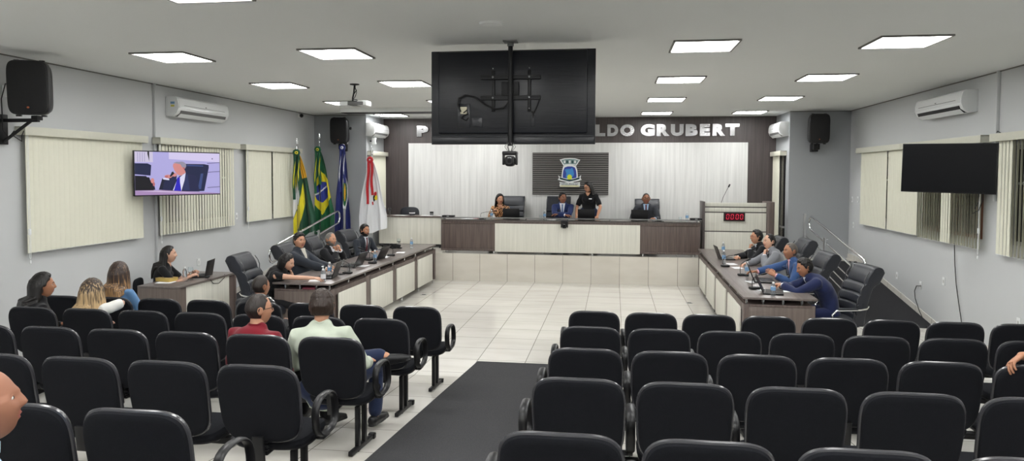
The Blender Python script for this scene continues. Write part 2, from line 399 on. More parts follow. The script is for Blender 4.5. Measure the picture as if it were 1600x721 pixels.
def blind(side, a0, a1, v0, v1, ztop, zbot, ang, label, gap=None, skip=None, T=None, sp=.082, chain=True, fan=None):
    """vertical blind: slats hang from a rail behind a box valance; ang = turn of the slats from closed"""
    T = T or on_wall(side)
    root = empty('vertical_blind', T @ Vector(((v0+v1)/2, .05, ztop)), 0, label, 'window blind')
    Ti = Matrix.Translation(-root.location) @ T
    m = MB(); m.box(((v0+v1)/2, .135, ztop-.045), (v1-v0, .012, .10), .003, T=Ti); m.box(((v0+v1)/2, .07, ztop-.002), (v1-v0, .13, .01), T=Ti)
    for x in (v0+.006, v1-.006): m.box((x, .07, ztop-.045), (.012, .13, .1), T=Ti)
    m.obj('valance', BLINDR, root)
    m = MB(); m.box(((a0+a1)/2, .07, ztop-.03), (a1-a0, .045, .03), T=Ti); m.obj('rail', ALU, root)
    m = MB(); n = int((a1-a0)/sp); rnd = random.Random(len(label))
    for i in range(n+1):
        a = a0+.04+(a1-a0-.08)*i/n
        if gap and gap[0] < (a-a0)/(a1-a0) < gap[1]: continue
        an = ang(i/n) if callable(ang) else ang
        an += rnd.uniform(-.05, .05); wd = .089; zb = zbot+rnd.uniform(-.004, .004)
        c, s_ = cos(an), sin(an); vs = []
        for zz in (ztop-.045, zb):
            for u, b in ((-.5, 0), (-.25, .005), (0, .007), (.25, .005), (.5, 0)):
                for th in (0, .0012):
                    x = u*wd; y = b+th
                    k = (a+x*c-y*s_, .07+x*s_+y*c+(.0 if zz > zb else 0), zz); vs.append(k)
        fs = []
        for j in range(4):
            p = j*2; q = p+2
            fs += [(p, q, q+10, p+10), (p+1, p+11, q+11, q+1), (p+10, q+10, q+11, p+11)]
        fs += [(0, 10, 11, 1), (8, 9, 19, 18)]
        m.add(vs, fs, T=Ti)
        m.box((a, .072, zb+.02), (.08, .0035, .035), T=Ti @ Matrix.Translation((a, .07, 0)) @ Matrix.Rotation(an, 4, 'Z') @ Matrix.Translation((-a, -.07, 0)))
    m.obj('slats', BLIND, root)
    m = MB()
    pts = [((a0+.04)+(a1-a0-.08)*i/(n*3), .085+.002*(i % 2), zbot+.004-.008*abs(sin(i*pi/3))) for i in range(n*3+1)]
    m.tube(pts, .0022, 5, T=Ti); m.obj('linking_chain', WHITEP, root)
    if chain:
        m = MB(); xa = a0-.03
        m.tube([(xa, .11, ztop-.08), (xa, .11, zbot-.05), (xa+.01, .11, zbot-.07), (xa+.02, .11, zbot-.05), (xa+.02, .11, ztop-.08)], .003, 5, T=Ti)
        m.box((xa+.01, .11, zbot+.25), (.03, .02, .07), .004, T=Ti); m.lathe([(0, 0), (.012, .01), (.010, .04), (0, .05)], 8, T=Ti @ Matrix.Translation((xa+.01, .11, zbot-.13)))
        m.obj('pull_cord', WHITEP, root)
    return root
def wl(px, py, X=XL+.07): p = at_x(px, py, X); return p.y, p.z
ZT, ZB = 2.855, 1.38
b1 = (wl(40, 210)[0], wl(224, 375)[0]); b2 = (wl(250, 360)[0], wl(367, 354)[0]); b3 = (wl(386, 345)[0], wl(466, 336)[0])
v1 = (wl(31, 205)[0], wl(225, 215)[0]); v2 = (wl(244, 218)[0], wl(370, 227)[0]); v3 = (wl(379, 227)[0], wl(468, 234)[0])
window(1, 'L', b1[0]+.15, b1[1]-.15, 1.5, 2.7); window(2, 'L', b2[0]+.1, b2[1]-.15, 1.5, 2.7); window(3, 'L', b3[0]+.1, b3[1]-.1, 1.5, 2.7)
blind('L', b1[0], b1[1], v1[0], v1[1], ZT, ZB, .12, 'cream vertical blind fully closed, the nearest on the left wall under the wall speaker')
blind('L', b2[0], b2[1], v2[0], v2[1], ZT, ZB, -.17, 'cream vertical blind with slightly turned slats behind the lit wall television')
blind('L', b3[0], b3[1], v3[0], v3[1], ZT, ZB+.03, .1, 'cream vertical blind in two closed halves, the farthest on the left wall', gap=(.455, .485))
def wr(px, py): p = at_x(px, py, XR-.07); return p.y, p.z
r1 = (wr(1432, 340)[0], wr(1345, 300)[0]); r2 = (wr(1532, 380)[0], wr(1433, 370)[0]); r3 = (6.9, wr(1556, 380)[0])
vR = (wr(1541, 220)[0], wr(1343, 233)[0])
window(4, 'R', r1[0]+.1, r1[1]-.1, 1.5, 2.7); window(5, 'R', r2[0]+.1, r2[1]-.15, 1.48, 2.7, BROWNF, 3); window(6, 'R', r3[0]+.2, r3[1]-.25, 1.48, 2.7, ALU, 4)
blind('R', r1[0], r1[1], (vR[1]+vR[0])/2+.25, vR[1], ZT, ZB-.01, .1, 'cream vertical blind in two closed halves, the farthest on the right wall', gap=(.48, .51), chain=False)
blind('R', r2[0], r2[1], vR[0], (vR[1]+vR[0])/2+.24, ZT, ZB-.03, lambda t: -.68 if not .45 < t < .60 else -.1, 'cream vertical blind with open slats and brown window frame behind the dark television')
blind('R', r3[0], r3[1], r3[0]-.1, r3[1]+.1, ZT, ZB-.04, lambda t: -.76 if t < .9 else -.1, 'cream vertical blind with open slats, the nearest on the right wall')
# blinds on the inner faces of the columns
TL = Matrix(((0, 1, 0, XCL), (1, 0, 0, 0), (0, 0, 1, 0), (0, 0, 0, 1))); TR = Matrix(((0, -1, 0, XCR), (1, 0, 0, 0), (0, 0, 1, 0), (0, 0, 0, 1)))
blind('L', 15.82, 16.80, 15.76, 16.88, 2.84, ZS+.75, .9, 'narrow cream vertical blind in the stage recess behind the white flag', T=TL, chain=False)
blind('R', 16.3, 16.86, 15.9, 16.9, 2.84, ZS+.15, .25, 'narrow cream vertical blind in the stage recess right of the lectern', T=TR, chain=False)
m = MB(); m.box((XCR-.012, 16.13, 1.75), (.024, .3, 2.0)); m.box((XCR-.02, 16.13, 1.2), (.03, .34, .04), mi=1)
m.obj('window_7', [DARKGL, ALU])['kind'] = 'structure'
m = MB(); m.box((XCL+.012, 16.3, 2.1), (.024, .9, 1.2)); m.obj('window_8', [DARKGL])['kind'] = 'structure'

# ------------------------------------------------------------------ air conditioners
def ac(side, a, z, ln, label, T=None, sticker=False, open_=False):
    T = T or on_wall(side); root = empty('air_conditioner', T @ Vector((a, 0, z)), 0, label, 'air conditioner', )
    Ti = Matrix.Translation(-root.location) @ T; h, d = .30, .215
    prof = [(0, 0), (d*.55, 0), (d*.86, .045), (d, .12), (d*.985, .20), (d*.9, .27), (d*.72, h), (0, h)]
    m = MB(); Tp = Ti @ frame((a-ln/2, 0, z), (0, 1, 0), (0, 0, 1), (1, 0, 0))
    m.prism(prof, 0, ln, T=Tp, bev=.006); m.obj('casing', WHITEP, root)
    m = MB(); k = Ti @ frame((a-ln/2+.03, 0, z), (0, 1, 0), (0, 0, 1), (1, 0, 0))
    m.prism([(d*.99, .125), (d*1.03, .125), (d*1.015, .205), (d*.925, .272), (d*.88, .27)], 0, ln-.06, T=k); m.obj('front_panel', WHITEG, root)
    m = MB(); m.prism([(d*.45, -.002), (d*.55, -.008), (d*.90, .040), (d*.97, .085), (d*.9, .09)], .05, ln-.11, T=k); m.obj('air_outlet', BLK if open_ else GREYMET, root)
    m = MB(); m.prism([(d*.62, -.012), (d*.645, -.016), (d*.90, .035), (d*.88, .04)], .06, ln-.12, T=k); m.obj('louvre', WHITEP, root)
    m = MB(); m.box((a, d*1.035, z+.165), (ln*.8, .004, .006), T=Ti); m.box((a+.02, d*1.032, z+.185), (.03, .006, .012), T=Ti); m.obj('trim_strip', GREYMET, root)
    if sticker:
        m = MB(); m.box((a-ln/2-.001, d*.55, z+.20), (.002, .07, .035), T=Ti); m.box((a-ln/2-.001, d*.55, z+.155), (.002, .06, .03), mi=1, T=Ti)
        m.obj('energy_sticker', [LBLUE, mat('yellow_label', srgb(210, 200, 90))], root)
    return root
pL = at_x(313, 168, XL+.1); pR = at_x(1474, 160, XR-.1)
ac('L', pL.y-.05, 3.21, 1.45, 'white split air conditioner high on the left wall above the lit television', sticker=True)
ac('R', pR.y-.05, 3.20, 1.5, 'white split air conditioner with open outlet high on the right wall above the dark television', open_=True)
ac('L', 16.2, 3.19, 1.05, 'white split air conditioner in the stage recess beside the left column', T=TL)
ac('R', 16.25, 3.16, 1.0, 'white split air conditioner in the stage recess beside the right column', T=TR)

# ------------------------------------------------------------------ speakers
def speaker(loc, rz, tilt, h, label, bracket):
    root = empty('wall_speaker', loc, rz, label, 'loudspeaker'); w_ = h*.68; d = h*.55
    R = Matrix.Rotation(tilt, 4, 'X')      # faces -Y locally
    T = R @ frame((0, 0, 0), (1, 0, 0), (0, 0, 1), (0, 1, 0))
    m = MB(); out = superell(w_/2, h/2, 6, 44); m.prism(out, -d*.0, d*.35, T=T, bev=.02)
    m.prism([(x*.8, y*.92) for x, y in out], d*.3, d, T=T, bev=.03); m.obj('cabinet', PLAST, root)
    m = MB(); m.prism([(x*.93, y*.95) for x, y in out], -.012, .005, T=T, bev=.008); m.obj('grille', GRILL, root)
    m = MB(); m.prism([(x*.06, y*.035-h*.36) for x, y in superell(w_/2, h/2, 2, 16)], -.016, -.01, T=T); m.obj('badge', mat('orange_badge', srgb(170, 84, 40), .4), root)
    m = MB()
    for sx in (-1, 1): m.box((sx*w_*.3, d*.3, -h/2-.008), (.05, .05, .02), .004, T=R); m.box((sx*w_*.3, d*.3, h/2+.002), (.05, .04, .012), .004, T=R)
    m.objs('foot', PLAST, root)
    m = MB()
    if bracket == 'shelf':
        wx = Matrix.Rotation(-rz, 4, 'Z'); k_ = XL-loc[0]      # the wall lies straight to the left
        m.box((k_/2, .12, -h/2-.05), (abs(k_)+.04, .045, .04), .004, T=wx); m.box((0, .12, -h/2-.025), (.08, .08, .05), .004, T=wx); m.tube([wx @ Vector((-.08, .12, -h/2-.06)), wx @ Vector((k_+.02, .12, -h/2-.30))], .018, 8); m.box((k_+.02, .12, -h/2-.15), (.035, .13, .34), .004, T=wx)
    else:
        m.box((0, d*.7, -h/2-.06), (.12, .10, .12), .01); m.box((0, d*1.2, -h/2-.08), (.13, .16, .16), .01); m.tube([(0, d*.55, -h/2-.05), (0, d*.55, -h/2+.06)], .02, 8); m.box((0, d*1.2, -h*.2), (.05, d*1.0, .05), .005)
    m.obj('bracket', BSTEEL, root)
    return root
p = at_y(43, 137, 7.05); speaker((p.x, p.y, p.z), .45, .06, .60, 'large black loudspeaker on a wall bracket at the upper left edge of the photo', 'shelf')
sp1 = kids(COL.objects['wall_speaker'])
p = at_y(528.5, 204, 15.22); speaker((p.x, p.y, p.z), 0.05, .03, .58, 'black loudspeaker on the left column above the flags', 'box')
p = at_y(1281, 201, 15.22); speaker((p.x, p.y, p.z), .0, .03, .60, 'black loudspeaker on the right column beside the lectern recess', 'box')
m = MB(); p = at_x(6, 110, XL+.03)
m.tube([(XL+.03, 7.35, 3.3), (XL+.05, 7.2, 3.33), (XL+.07, 7.12, 3.15), (XL+.1, 7.1, 2.8), (XL+.12, 7.15, 2.72), (XL+.1, 7.25, 2.8)], .006, 6)
m.tube([(XL+.2, 7.1, 2.75), (XL+.22, 7.22, 2.68), (XL+.15, 7.3, 2.75), (XL+.1, 7.4, 2.84)], .005, 6)
tag(m.obj('speaker_cable', BLK), 'thin black cable looping beside the large left wall loudspeaker', 'cable')
m = MB(); m.box((XL+.015, 7.25, 3.25), (.03, .09, .13), .005); tag(m.obj('wall_socket', WHITEP), 'white cable socket on the left wall beside the large loudspeaker', 'wall socket')

# ------------------------------------------------------------------ televisions
def screen_mat(n, r, g, b, e=.95): return mat('screen_'+n, (0, 0, 0, 1), .4, emit=srgb(r, g, b), es=e)
A = Vector((-6.68, 9.16, 0)); B = Vector((-6.06, 10.32, 0)); d = (B-A); wd = d.length; ex = d.normalized(); nrm = Vector((ex.y, -ex.x, 0))
root = empty('wall_television', ((A+B)/2).to_tuple()[:2]+(2.318,), 0, 'lit wall television showing a man in a dark suit on the telephone', 'television')
T = frame((0, 0, 0), ex, (0, 0, 1), nrm); hh = .325
m = MB(); m.box((0, 0, -.02), (wd, hh*2, .035), .004, T=T); m.box((0, -.03, -.05), (wd*.5, hh*1.2, .04), .01, T=T); m.obj('casing', PLAST, root)
m = MB(); sw, sh = wd-.02, hh*2-.03
SC = {}; smats = []
SCOL = {'bg': (178, 172, 226), 'bl': (165, 160, 210), 'blindw': (208, 200, 226), 'dk': (12, 14, 26), 'ln': (150, 140, 190), 'chair': (24, 32, 70), 'chair2': (60, 76, 130), 'ln2': (90, 84, 130), 'jk': (30, 34, 74), 'jk2': (20, 22, 50), 'jk3': (42, 50, 96), 'shirt': (224, 222, 246), 'tie': (42, 32, 190), 'skin': (214, 140, 136), 'skin2': (186, 108, 112), 'hair': (150, 146, 166), 'lap': (16, 15, 26), 'desk': (170, 140, 186), 'desk2': (214, 196, 226), 'wht': (214, 204, 240)}
def sc(n):
    if n not in SC: SC[n] = len(smats); smats.append(screen_mat(n, *SCOL[n]))
    return SC[n]
lay = [0]
def poly(n, pts):
    """picture shape in 0..1 of the screen, y down"""
    lay[0] += 1
    m.add([((x-.5)*sw, (.5-y)*sh, .0005+.0001*lay[0]) for x, y in pts], [tuple(reversed(range(len(pts))))], sc(n), T=T, flat=True)
def ell(n, cx, cy, rx, ry, k=20): poly(n, [(cx+rx*cos(2*pi*i/k), cy+ry*sin(2*pi*i/k)) for i in range(k)])

poly('bg', [(0, 0), (1, 0), (1, 1), (0, 1)]); poly('wht', [(.38, 0), (1, 0), (1, .22), (.38, .16)]); 
poly('blindw', [(0, 0), (.20, 0), (.20, .24), (0, .24)])

for x in (.03, .055, .08, .105): poly('ln', [(x, .02), (x+.006, .02), (x+.006, .23), (x, .23)])
poly('dk', [(.14, 0), (.16, 0), (.16, .23), (.14, .05)])

poly('chair', [(0, .27), (.14, .27), (.18, .31), (.17, .55), (0, .52)])
poly('chair', [(.55, .27), (.80, .27), (.86, .29), (.86, .36), (.80, .93), (.55, .93)]); poly('chair2', [(.60, .29), (.79, .30), (.79, .33), (.58, .32)])
poly('chair2', [(.76, .5), (.79, .5), (.76, .88), (.72, .88)])
for y0 in (.22, .44, .82): poly('ln2', [(.84, y0+.02), (1, y0), (1, y0+.015), (.84, y0+.035)])

poly('jk', [(.40, .92), (.43, .72), (.50, .56), (.60, .50), (.70, .56), (.72, .70), (.74, .94)]); poly('jk2', [(.26, .88), (.30, .62), (.38, .62), (.40, .74), (.36, .90)])
poly('jk3', [(.56, .56), (.60, .52), (.62, .90), (.54, .90)])
poly('jk', [(.30, .92), (.32, .70), (.39, .58), (.47, .54), (.46, .70), (.42, .92)]); poly('shirt', [(.42, .90), (.47, .66), (.51, .58), (.575, .48), (.56, .66), (.52, .92)]); poly('shirt', [(.31, .60), (.38, .62), (.38, .66), (.31, .64)])
poly('tie', [(.475, .60), (.505, .58), (.505, .70), (.52, .92), (.43, .92), (.46, .72)])

ell('hair', .525, .31, .058, .095); poly('skin', [(.425, .33), (.43, .27), (.47, .245), (.51, .27), (.53, .34), (.565, .42), (.575, .48), (.52, .55), (.48, .53), (.455, .47), (.44, .42)]); ell('skin2', .555, .37, .012, .03)
poly('hair', [(.43, .25), (.47, .22), (.54, .23), (.57, .30), (.575, .38), (.55, .34), (.52, .28)])
ell('skin', .37, .57, .045, .04); ell('skin', .44, .53, .03, .045); ell('skin2', .35, .575, .02, .025)
poly('dk', [(.41, .47), (.425, .45), (.44, .50), (.40, .58), (.385, .57)])
poly('jk2', [(0, .55), (.12, .56), (.16, .66), (.20, .66), (.22, .88), (0, .88)]); poly('lap', [(0, .57), (.155, .59), (.205, .90), (0, .90)])
ell('skin', .19, .67, .02, .06); ell('skin2', .205, .75, .012, .05)
poly('desk', [(0, .89), (.30, .89), (1, .99), (1, 1), (0, 1)]); poly('desk2', [(0, .90), (.25, .905), (.80, .98), (.6, .97), (.2, .925)])
ell('ln2', .905, .135, .008, .016)
m.obj('screen', smats, root)
m = MB(); m.box((0, 0, -.10), (.10, .10, .08), T=T); m.tube([(0, 0, 0-.1) if False else T @ Vector((0, 0, -.1)), Vector((-6.84, (A.y+B.y)/2+.1, 2.318))-root.location], .022, 8); m.box(Vector((-6.85, (A.y+B.y)/2+.1, 2.318))-root.location, (.03, .12, .22)); m.obj('wall_arm', BSTEEL, root)
# right television
A = Vector((3.92, 10.42, 0)); B = Vector((4.80, 9.80, 0)); d = (B-A); wd = d.length*1.02; ex = d.normalized(); nrm = Vector((ex.y, -ex.x, 0))
root = empty('wall_television', ((A+B)/2).to_tuple()[:2]+(2.425,), 0, 'switched-off black television on a wall arm in front of the right wall blinds', 'television')
T = frame((0, 0, 0), ex, (0, 0, 1), nrm) @ Matrix.Rotation(radians(-1), 4, 'Z')
m = MB(); m.box((0, 0, -.02), (wd, .655, .035), .004, T=T); m.box((0, -.03, -.05), (wd*.5, .4, .04), .01, T=T); m.obj('casing', PLAST, root)
m = MB(); m.box((0, .004, .0), (wd-.02, .63, .004), T=T); m.obj('screen', SCREEN_OFF, root)
m = MB(); m.tube([T @ Vector((0, 0, -.07)), Vector((XR-.03, 10.3, 2.425))-root.location], .022, 8); m.box(Vector((XR-.02, 10.3, 2.425))-root.location, (.04, .12, .24)); m.obj('wall_arm', BSTEEL, root)
m = MB(); c = Vector((4.72, 9.95, 2.1))-root.location
m.tube([c, c+Vector((0, 0, -.1)), c+Vector((-.04, .0, -.22)), c+Vector((-.12, 0, -.27))], .006, 6); m.tube([c+Vector((-.04, 0, 0)), c+Vector((-.05, 0, -.12)), c+Vector((-.09, 0, -.2))], .005, 6)
m.tube([Vector((4.80, 9.8, 2.6))-root.location, Vector((4.84, 9.78, 2.86))-root.location, Vector((4.85, 9.9, 2.9))-root.location, Vector((4.86, 9.98, 2.85))-root.location], .005, 6)
m.obj('cable', BLK, root)
# hanging television seen from behind, with the conference camera under its pole
TX, TY, TZ0, TZ1 = -1.045, 7.30, 2.635, 3.605; tw = 1.71
root = empty('ceiling_television', (TX, TY, ZC), 0, 'very large television hanging from the ceiling, its black ribbed back turned to the camera', 'television')
zc = (TZ0+TZ1)/2-ZC; th = TZ1-TZ0
m = MB(); m.box((0, .02, zc), (tw, .035, th), .006)
m.box((0, -.012, zc+.05), (tw-.16, .04, th-.12), .018); m.box((0, -.02, TZ0-ZC+.085), (tw-.03, .008, .012)); m.box((0, .0, TZ0-ZC+.04), (tw-.02, .03, .075), .006)
m.box((-.50, -.03, zc-.19), (.13, .015, .25), .003); m.box((-.36, -.03, zc-.26), (.11, .01, .1), .003); m.box((.22, -.03, zc-.25), (.035, .02, .13), .004)
m.obj('casing', TVB, root)
m = MB(); m.box((0, .0395, zc), (tw-.02, .004, th-.03)); m.obj('screen', SCREEN_OFF, root)
m = MB()
for z in (.18, -.03): m.box((-.01, -.055, zc+z+.02), (.62, .02, .045), .004); m.box((-.01, -.066, zc+z+.035), (.62, .012, .008)); m.box((-.01, -.066, zc+z+.004), (.62, .012, .008))
for x in (-.19, .185): m.box((x, -.045, zc+.06), (.034, .025, .42), .005)
m.box((-.01, -.075, zc+.08), (.18, .03, .14), .006)
m.obj('mount', BSTEEL, root)
m = MB()
for x in (-.19, .185):
    for z in (.20, -.01, .29, -.12): m.sphere((x, -.07 if z in (.2, -.01) else -.06, zc+z), (.012 if z in (.2, -.01) else .007), 8, 6)
m.objs('bolt', STEEL, root)
m = MB(); m.tube([(.0, -.125, 0), (0, -.125, TZ0-ZC-.02)], .024, 14); m.box((0, -.10, zc+.08), (.06, .05, .10), .004); m.obj('pole', BSTEEL, root)
m = MB(); m.box((0, -.125, -.006), (.14, .14, .012), .003); m.tube([(0, -.125, 0), (0, -.125, -.05)], .034, 14); m.obj('ceiling_plate', GREYMET, root)
m = MB(); m.box((-.50, -.042, zc-.135), (.07, .02, .075), .003); m.obj('socket_box', mat('ivory_plastic', srgb(206, 200, 176), .5), root)
m = MB()
m.tube([(-.53, -.05, zc-.15), (-.56, -.06, zc-.08), (-.55, -.06, zc-.01), (-.48, -.06, zc+.02), (-.38, -.06, zc), (-.27, -.07, zc-.08), (-.16, -.09, zc-.13), (-.07, -.11, zc-.12), (-.02, -.12, zc-.06)], .009, 8)
m.tube([(-.50, -.05, zc-.16), (-.46, -.06, zc-.13), (-.45, -.06, zc-.17), (-.50, -.06, zc-.19), (-.52, -.06, zc-.22), (-.47, -.06, zc-.24), (-.45, -.05, zc-.21)], .007, 7)
m.tube([(.30, -.06, zc), (.27, -.06, zc-.08), (.25, -.06, zc-.13), (.225, -.05, zc-.17), (.222, -.04, zc-.22)], .005, 7); m.box((.225, -.045, zc-.155), (.035, .02, .02), .004)
m.obj('cable', BLK, root)
def ptz(loc, label):
    root = empty('conference_camera', loc, 0, label, 'video camera')
    m = MB(); m.box((0, 0, -.02), (.15, .13, .04), .012); m.obj('base', PLAST, root)
    m = MB()
    for sx in (-1, 1): m.box((sx*.066, 0, -.085), (.018, .09, .11), .008)
    m.objs('yoke', PLAST, root)
    m = MB(); m.prism(superell(.052, .055, 3, 24), -.045, .045, T=frame((0, 0, -.10), (1, 0, 0), (0, 0, 1), (0, 1, 0)), bev=.012); m.obj('head', PLAST, root)
    m = MB(); m.tube([(0, -.044, -.10), (0, -.066, -.10)], [.034, .032], 18); m.tube([(0, -.060, -.10), (0, -.069, -.10)], [.024, .020], 16, mi=1); m.obj('lens', [PLAST, SCREEN_OFF], root)
    m = MB(); m.box((0, -.0475, -.075), (.035, .003, .022)); m.obj('label_plate', PAPER, root)
    return root
ptz((TX, TY-.125, TZ0-.075), 'black dome conference camera hanging from the pole under the big ceiling television')
m = MB()
for a in range(6): an = a*1.05; m.tube([(TX+.03*cos(an), TY-.125+.03*sin(an), TZ0+.01), (TX+.055*cos(an), TY-.125+.05*sin(an), TZ0-.03), (TX+.02*cos(an), TY-.125+.02*sin(an), TZ0-.078)], .0035, 5)
tag(m.obj('camera_cables', GREYMET), 'short coiled grey cables where the camera meets the ceiling television pole', 'cable')

# projector
p = at_y(554, 135, 10.3); px_ = p.x; root = empty('ceiling_projector', (px_, 10.3, ZC), 0, 'small white projector hanging from the ceiling on a black stalk left of the television', 'projector')
zz = at_y(554, 163, 10.3).z-ZC
m = MB(); m.lathe([(.07, 0), (.07, -.012), (.03, -.02), (.0, -.02)], 18); m.tube([(0, 0, 0), (-.01, 0, zz*.4), (-.03, 0, zz*.7), (-.03, 0, zz+.02)], .013, 8); m.box((-.03, 0, zz+.035), (.14, .10, .015)); m.obj('mount', BSTEEL, root)
m = MB(); m.box((-.13, 0, zz), (.13, .24, .065), .01); m.box((.05, 0, zz+.004), (.24, .24, .05), .01, mi=1); m.box((.15, 0, zz+.01), (.15, .22, .075), .012); m.obj('casing', [WHITEP, GREYMET], root)
m = MB(); m.tube([(.01, .0, 0), (.03, -.05, -.07), (.05, -.05, -.13), (.02, -.04, -.2), (-.02, 0, zz*.75), (.05, -.06, zz+.06), (.1, -.08, zz+.03)], .006, 6); m.tube([(.0, 0, -.05), (.04, -.03, -.1), (.0, -.04, -.16)], .008, 6); m.obj('cable', BLK, root)
m = MB(); m.tube([(-.13, .12, zz), (-.13, .135, zz)], .025, 14); m.obj('lens', SCREEN_OFF, root)
# smoke detector, small cameras, socket plates
p = at_z(767, 36, ZC); m = MB(); m.lathe([(0, -.035), (.05, -.034), (.075, -.022), (.10, -.02), (.105, -.006), (.105, 0)], 28); o = m.obj('smoke_detector', W_CEIL, loc=p); tag(o, 'round white smoke detector on the ceiling above the hanging television', 'smoke detector')
p = at_x(472, 181, XL+.08); root = empty('dome_camera', (XL, p.y, p.z), 0, 'tiny white security camera with black eye near the far left corner of the ceiling', 'security camera')
m = MB(); m.tube([(0, 0, 0), (.04, 0, 0)], .045, 14); m.obj('base', WHITEP, root); m = MB(); m.sphere((.07, -.01, 0), .042, 14, 10); m.obj('eye', BLK, root)
p = at_y(545, 201, YC-.1); root = empty('bullet_camera', (p.x, YC, p.z), 0, 'small white bullet security camera with black front right of the left column loudspeaker', 'security camera')
m = MB(); m.tube([(0, 0, 0), (0, -.04, 0)], .035, 12); m.tube([(0, -.04, 0), (.0, -.07, 0)], .012, 8); m.tube([(-.06, -.08, .0), (.03, -.10, 0)], .03, 14); m.obj('housing', WHITEP, root)
m = MB(); m.tube([(.03, -.10, 0), (.055, -.105, 0)], .033, 14); m.obj('lens_hood', BLK, root)
m = MB(); m.tube([(-.01, -.01, -.02), (-.03, -.008, -.12), (-.06, -.008, -.3), (-.1, -.008, -.5)], .006, 6); m.obj('cable', WHITEP, root)
p = at_x(581, 219, XCL+.1); m = MB(); m.box((0, 0, 0), (.10, .07, .15), .012); m.box((-.07, 0, 0), (.06, .03, .03), mi=1); m.box((.052, 0, .01), (.006, .04, .08), mi=1)
o = m.obj('motion_sensor', [WHITEP, BLK], loc=(XCL+.12, 15.9, p.z-.02)); tag(o, 'small white and black motion sensor on the side of the left column', 'motion sensor')
def socket(X, px, py, label, tall=False):
    q = at_x(px, py, X); m = MB(); s_ = 1 if X < 0 else -1
    m.box((s_*.005, 0, 0), (.01, .075, .12 if not tall else .16), .003); m.box((s_*.011, 0, 0), (.004, .035, .05), .002, mi=1)
    tag(m.obj('wall_socket', [WHITEP, mat('socket_grey', srgb(190, 190, 188), .4)], loc=q), label, 'wall socket')
for X, px, py, lab in ((XR, 1402, 431, 'white wall socket above the ramp, farthest of the low ones on the right wall'), (XR, 1439, 446, 'white wall socket with a black cord plugged in on the right wall'), (XR, 1475, 440, 'white wall socket right of the hanging black wire'),
                       (XR, 1592, 505, 'white wall socket at the right edge of the photo'), (XR, 1332, 312, 'small white switch plate beside the right corner, left of the upper pair'), (XR, 1341, 312, 'small white switch plate beside the farthest right blind, right of the upper pair'),
                       (XR, 1334, 352, 'small white switch plate under the upper pair near the right corner'), (XL, 310, 410, 'white wall socket behind the clerk laptop on the left wall'), (XL, 369, 338, 'small white junction plate between the middle and far blinds on the left wall')): socket(X, px, py, lab)
# cords on the right wall
def wpts(X, lst): return [at_x(a, b, X) for a, b in lst]
m = MB(); m.tube(wpts(XR-.02, [(1495, 308), (1494, 340), (1491, 380), (1492, 415), (1494, 445), (1498, 475), (1503, 508)]), .006, 6)
tag(m.obj('hanging_wire', BLK), 'long thin black wire hanging down the right wall under the dark television', 'cable')
m = MB(); m.tube(wpts(XR-.02, [(1439, 447), (1432, 447), (1429, 455), (1430, 467), (1436, 485), (1444, 503)])+[at_z(1455, 518, .01), at_z(1464, 530, .01)], .006, 6)
tag(m.obj('plug_cord', BLK), 'black cord drooping from the wall socket down to the floor by the ramp foot', 'cable')

# ------------------------------------------------------------------ rails beside the ramps
def railing(x, sgn, label):
    root = empty('handrail', (x, RY1, ZS), 0, label, 'handrail')
    sl = ZS/(RY1-RY0); L = 3.25
    def rz_(y): return sl*(y)       # y negative downhill, z relative to the stage
    m = MB(); m.tube([(0, .05, 0), (0, .05, .95)], .028, 12); m.lathe([(.05, 0), (.05, .01), (.03, .015)], 14, c=(0, .05, 0)); m.obj('post', STEEL, root)
    for y in (-1.35, -2.9):
        m = MB(); m.tube([(0, y, rz_(y)), (0, y, rz_(y)+.80)], .024, 12); m.lathe([(.05, 0), (.05, .01), (.03, .015)], 14, c=(0, y, rz_(y)+.004)); m.obj('post', STEEL, root)
    xo = sgn*.05
    m = MB(); top = .95; low = .68
    P = [(xo, -.25-t*(L-.25)/10, rz_(-.25-t*(L-.25)/10)+top) for t in range(11)]
    e = P[-1]; f_ = (xo, -L, rz_(-L)+low)
    loop = [(xo, e[1]-.13*sin(a), (e[2]+f_[2])/2+(top-low)/2*cos(a)) for a in (.5, 1.0, pi/2, 2.1, 2.6)]
    P2 = [(xo, -.25-t*(L-.25)/10, rz_(-.25-t*(L-.25)/10)+low) for t in range(10, -1, -1)]
    s0 = P[0]; l2 = [(xo, s0[1]+.15*sin(a), (P2[-1][2]+s0[2])/2-(top-low)/2*cos(a)) for a in (.4, .9, pi/2, 2.2, 2.7)]
    m.tube(P+loop+P2+l2, .021, 12, closed=True); m.obj('rail', CHROME, root)
    for h in (.50, .34, .18):
        m = MB(); m.tube([(0, .03, h), (0, -.12, h), (0, -L+.25, rz_(-L+.25)+h)], .009, 8); m.obj('thin_rail', CHROME, root)
    m = MB()
    for y in (-1.35, -2.9): m.box((xo/2, y, rz_(y)+.77), (.06, .03, .015))
    m.objs('bracket', CHROME, root)
railing(3.87, 1, 'chrome handrail along the right ramp behind the empty leather chair')
railing(-5.95, -1, 'chrome handrail along the left ramp in front of the flags')
